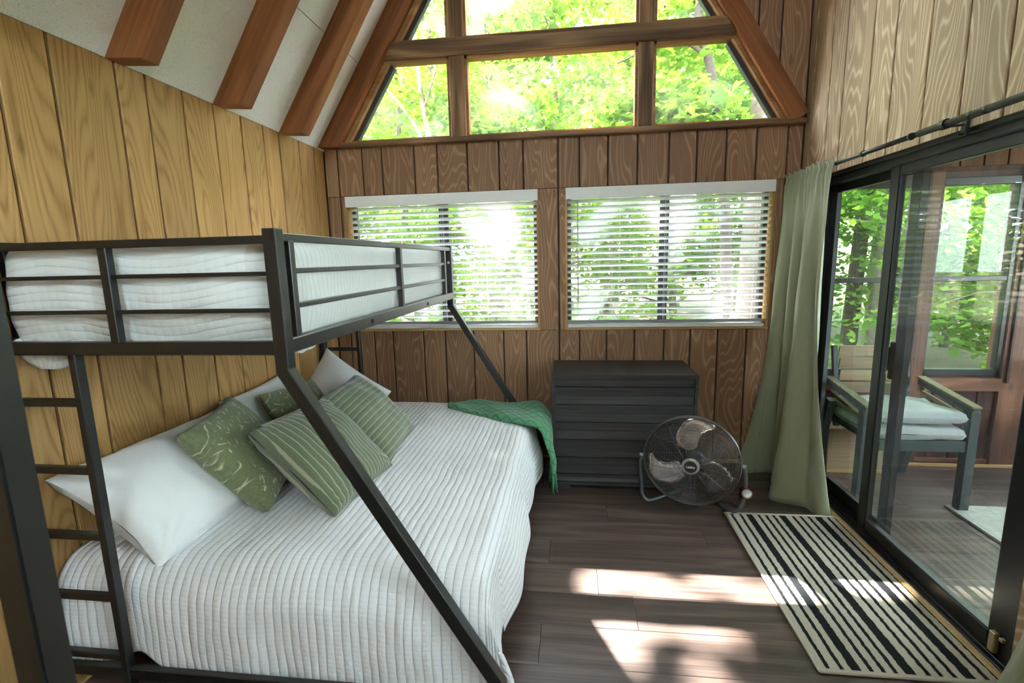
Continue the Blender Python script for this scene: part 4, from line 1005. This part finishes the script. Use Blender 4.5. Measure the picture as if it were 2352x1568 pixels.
def tree_proto(h, r0, crown, nbr, nleaf, leaf, lm, bark, seed, lowest=.22, lean=(0, 0), spread=.55, lsize=(.09, .17)):
    """returns list of (part name, mesh, kind)"""
    rg = np.random.default_rng(seed)
    pts = []; x = y = 0.0
    for k in range(10): t = k / 9; x += rg.normal() * .03 * h / 9 + lean[0] * h / 9; y += rg.normal() * .03 * h / 9 + lean[1] * h / 9; pts.append(Vector((x, y, h * t)))
    tr = MB().tube(pts, [r0 * (1 - .85 * k / 9) * (1.25 if k == 0 else 1) for k in range(10)], 10)
    br = MB(); C = []; Nn = []
    for b in range(nbr):
        t = lowest + (1 - lowest) * (b + rg.random()) / nbr; i = min(8, int(t * 9)); p = pts[i].lerp(pts[i + 1], t * 9 - i)
        an = rg.random() * 2 * PI; L = crown * (1.05 - .6 * t) * rg.uniform(.7, 1.15); up = rg.uniform(.05, .55)
        q = [p]; d = Vector((math.cos(an), math.sin(an), up))
        for s in range(5): d = (d + Vector(rg.normal(size=3)) * .16); d.z = d.z * .9; q.append(q[-1] + d.normalized() * L / 5)
        rr = r0 * (1 - .8 * t) * .42; br.tube(q, [rr * (1 - .17 * s) for s in range(6)], 5)
        nl = nleaf // nbr
        for s in range(nl // 14):                       # sprays of leaves along the branch
            u = rg.uniform(.25, 1.0) ** .8 * 5; i2 = min(4, int(u)); c = q[i2].lerp(q[i2 + 1], u - i2)
            c = np.array(c) + rg.normal(size=3) * np.array([spread, spread, spread * .55]) * L * .35
            if rg.random() < .35: br.tube([q[i2].lerp(q[i2 + 1], u - i2), Vector(c)], [rr * .25, rr * .1], 4)
            cc = c + rg.normal(size=(14, 3)) * np.array([.22, .22, .07]); C.append(cc); n0 = np.array([0, 0, 1.0]) + rg.normal(size=3) * .25; Nn.append(n0 + rg.normal(size=(14, 3)) * .45)
    C = np.concatenate(C); Nn = np.concatenate(Nn); size = RNG.uniform(lsize[0], lsize[1], len(C))
    f = leaves_mesh('foliage', C, Nn, size); f.materials.append(lm)
    a = mesh('trunk', tr.v, tr.f); a.materials.append(bark); b_ = mesh('branches', br.v, br.f); b_.materials.append(bark)
    for q in (a, b_): q.polygons.foreach_set('use_smooth', [True] * len(q.polygons))
    return [('trunk', a), ('branches', b_), ('foliage', f)]
PROT = [tree_proto(9.0, .11, 2.6, 26, 5200, None, LEAF, BARK, 11), tree_proto(8.0, .09, 2.4, 26, 5200, None, LEAF, BARKD, 12, lowest=.10, lean=(.06, 0)),
        tree_proto(5.2, .06, 2.0, 22, 4200, None, LEAF, BARK, 13, lowest=.06), tree_proto(6.4, .07, 2.2, 24, 4600, None, LEAFD, BARKD, 14, lowest=.08)]
def ground_z(x, y): return gz + max(0, y - 5) * .05 - .15
def tree(proto, x, y, s=1.0, rz=0.0, label='slim green tree in the woods behind the cabin', name='forest_tree', group='woods behind the cabin'):
    r = thing(name, label, 'tree', (x, y, ground_z(x, y)), group); r.rotation_euler = (0, 0, rz); r.scale = (s, s, s)
    for nm, me in PROT[proto]:
        o = bpy.data.objects.new(nm, me); COL.objects.link(o); o.parent = r
        if nm != 'trunk': o['kind'] = 'stuff'
    return r
spots = [(2, -3.6, 6.6, .85), (2, -1.1, 6.9, .8), (2, .6, 7.6, .75), (2, 5.6, 7.2, .85), (2, 7.4, 7.4, 1.0), (3, 3.4, 9.6, .9),
         (0, -5.6, 8.6, .9), (1, -3.0, 9.6, .95), (0, -.4, 9.2, .85), (1, 2.2, 10.4, .95), (0, 5.2, 9.2, .9), (3, 7.0, 10.2, 1.1), (1, 9.4, 9.2, .9),
         (1, -5.2, 12.5, 1.15), (3, -2.0, 12.4, 1.3), (0, .8, 13, 1.15), (1, 4.0, 12.8, 1.15), (0, 7.4, 13.2, 1.15), (3, 10.6, 12.2, 1.4), (1, 13, 11.5, 1.1),
         (0, -6, 17, 1.3), (1, -2.5, 16.5, 1.35), (0, 1.5, 17.5, 1.4), (3, 5.5, 17, 1.6), (0, 10, 17, 1.4), (1, 14.5, 16, 1.4),
         (0, -11, 22, 1.7), (1, -4, 23, 1.7), (0, 3, 23, 1.7), (1, 10, 23, 1.7), (0, 17, 21, 1.6)]
for i, (p, x, y, s) in enumerate(spots): tree(p, x, y, s, i * 2.39)
# trees that stand out
def trunk_tree(label, pts, radii, bark, crown_c, crown_r, nleaf, lm, seed, lsize=(.12, .2), twigs=()):
    base = Vector(pts[0]); r = thing('forest_tree', label, 'tree', base); tm = MB().tube(catmull(pts, 5), np.interp(np.linspace(0, 1, (len(pts) - 1) * 5 + 1), np.linspace(0, 1, len(radii)), radii), 14)
    o = tm.build('trunk', bark, r, smooth=True)
    for tw in twigs: MB().tube(catmull(tw[0], 4), np.linspace(tw[1], tw[1] * .35, (len(tw[0]) - 1) * 4 + 1), 6).build('branch', bark, r, smooth=True)
    rg = np.random.default_rng(seed); C = []; Nn = []
    for cc, cr in zip(crown_c, crown_r):
        for s in range(nleaf // 14 // len(crown_c)):
            d = rg.normal(size=3); d /= np.linalg.norm(d); c = np.array(cc) + d * np.array(cr) * rg.random() ** .4
            C.append(c + rg.normal(size=(14, 3)) * np.array([.22, .22, .07])); Nn.append(np.array([0, 0, 1.0]) + rg.normal(size=(14, 3)) * .5)
    C = np.concatenate(C) - np.array(base); f = leaves_mesh('foliage', C, np.concatenate(Nn), RNG.uniform(lsize[0], lsize[1], len(C)))
    fo = link('foliage', f, lm, r); fo['kind'] = 'stuff'; return r
trunk_tree('thick-trunked tree close outside the right end of the gable window', [(2.03, 5.8, -.8), (2.06, 5.8, 1.9), (2.11, 5.82, 5.2), (2.2, 5.9, 7.2)], [.25, .195, .175, .12], BARK, [(2.6, 6.4, 6.2)], [(.9, .7, .7)], 1200, LEAFD, 3)
trunk_tree('slender dark leaning tree seen through the right gable pane', [(1.92, 6.2, -.7), (1.78, 6.2, 2.0), (1.60, 6.2, 3.36), (1.38, 6.2, 4.32), (1.30, 6.2, 6.2)], [.075, .062, .05, .042, .03], BARKD, [(1.3, 6.5, 4.3), (1.0, 6.1, 3.1)], [(1.1, .5, .7), (.7, .3, .25)], 1800, LEAF, 5, lsize=(.09, .15), twigs=[([(1.52, 6.2, 3.7), (1.17, 6.15, 3.88), (.83, 6.0, 3.74), (.5, 5.95, 3.6)], .026), ([(1.42, 6.2, 4.18), (1.72, 6.1, 4.6), (2.0, 6.05, 4.8)], .02)])
trunk_tree('pale branching tree seen through the left gable pane', [(-1.6, 6.5, -.6), (-1.63, 6.5, 1.84), (-1.78, 6.5, 2.86), (-1.9, 6.5, 3.67), (-1.97, 6.5, 4.95)], [.06, .05, .04, .03, .014], BARK, [(-2.0, 6.9, 3.9), (-1.3, 6.9, 3.4)], [(1.2, .4, .9), (.9, .4, .8)], 1300, LEAF, 6, lsize=(.08, .13), twigs=[([(-1.72, 6.5, 2.58), (-1.97, 6.45, 3.2), (-2.37, 6.4, 3.73), (-2.65, 6.3, 4.07)], .024), ([(-1.7, 6.5, 2.45), (-1.5, 6.45, 2.99), (-1.29, 6.4, 3.33)], .02), ([(-1.87, 6.5, 3.4), (-1.63, 6.45, 4.0), (-1.49, 6.4, 4.55)], .02)])
trunk_tree('dark straight trunk beyond the porch, left of the pair', [(5.55, 10.6, -.6), (5.62, 10.6, 2), (5.75, 10.6, 6), (5.9, 10.6, 9.5)], [.16, .13, .11, .06], BARKD, [(5.2, 10.2, 4.4)], [(1.8, 1.2, 1.8)], 3500, LEAF, 8)
trunk_tree('pale straight trunk beyond the porch, right of the pair', [(5.85, 10.2, -.6), (5.88, 10.2, 2), (6.0, 10.2, 6), (6.15, 10.2, 9.5)], [.20, .165, .14, .08], BARK, [(7.2, 10.0, 4.0), (6.6, 9.6, .9)], [(1.8, 1.2, 1.8), (1.2, 1.0, .8)], 5000, LEAF, 9, twigs=[([(6.02, 10.2, 1.5), (6.5, 10.0, 2.1), (7.3, 9.8, 2.9), (8.2, 9.5, 3.6)], .045), ([(6.0, 10.2, 1.0), (6.6, 9.8, 1.3), (7.6, 9.4, 2.0)], .03)])
# tall tree; unseen crown added for shade, gaps cut where sun flecks fall
FLECK_GAPS = [(.099, 2.143, .075), (.19, 2.15, .07), (.254, 2.172, .07), (.33, 2.11, .07), (.40, 2.08, .07), (.473, 2.068, .06), (.634, 2.221, .065), (.70, 2.15, .065), (.78, 2.10, .06), (.88, 2.12, .05), (.962, 2.186, .055), (1.026, 2.117, .05), (1.25, 2.235, .05), (1.33, 2.21, .045), (1.40, 2.17, .04),
        (.08, 1.87, .03), (.140, 1.86, .05), (.20, 1.84, .04), (.25, 1.77, .045), (.213, 1.645, .04), (.422, 1.853, .045), (.585, 1.83, .05), (.503, 1.58, .045)]
for gx_, gz_, rr in ((-.55, 1.75, .20), (-.5, 1.55, .16), (-.62, 1.35, .14), (-.42, 1.2, .14), (1.10, 1.25, .12), (1.18, 1.1, .12), (.62, 1.8, .10), (-1.0, 2.9, .0)):
    FLECK_GAPS.append((gx_ + .25 * gz_, 3.69 - .559 * gz_, rr * .8))  # further gaps cut so sun brightens spots on the lower panes
def shade_canopy():
    C = []; sp = .085
    for x in np.arange(-2.4, 5.4, sp):
        for y in np.arange(.2, 3.6, sp):
            for lay_ in range(2):
                fx, fy = x + RNG.uniform(-.5, .5) * sp, y + RNG.uniform(-.5, .5) * sp; z = 13.2 + lay_ * .5 + RNG.uniform(-.25, .25)
                sz = RNG.uniform(.16, .24)
                if any((fx - a) ** 2 + (fy - b) ** 2 < (r + sz * .36) ** 2 for a, b, r in FLECK_GAPS): continue
                C.append((fx + SUNV.x * z, fy + SUNV.y * z, z, sz))
    C = np.array(C); base = Vector((-2.6, 9.75, ground_z(0, 9.75))); r = thing('tall_tree', 'tall dark-trunked tree with an unseen crown shaped to shade the gable end', 'tree', base)
    n0 = np.array(SUNV) / SUNV.length
    f = leaves_mesh('foliage', C[:, :3] - np.array(base), n0 + RNG.normal(size=(len(C), 3)) * .28, C[:, 3])
    fo = link('foliage', f, LEAFD, r); fo['kind'] = 'stuff'
    tp = [(-2.6, 9.75, -.8), (-2.66, 9.75, 4), (-2.7, 9.75, 9), (-2.5, 9.6, 12.6)]
    MB().tube(catmull(tp, 4), np.linspace(.13, .05, 13), 10).build('trunk', BARKD, r, smooth=True)
    for q in ((-4.6, 9.6, 13.2), (-3.4, 10.2, 13.3), (-1.0, 8.9, 13.2), (.6, 9.2, 13.3), (1.6, 8.6, 13.2)):
        if True: MB().tube(catmull([tp[-2], ((tp[-2][0] + q[0]) / 2, (tp[-2][1] + q[1]) / 2, 12.0), (q[0], q[1], q[2] + .7)], 4), np.linspace(.045, .012, 9), 6).build('branch', BARKD, r, smooth=True)
shade_canopy()
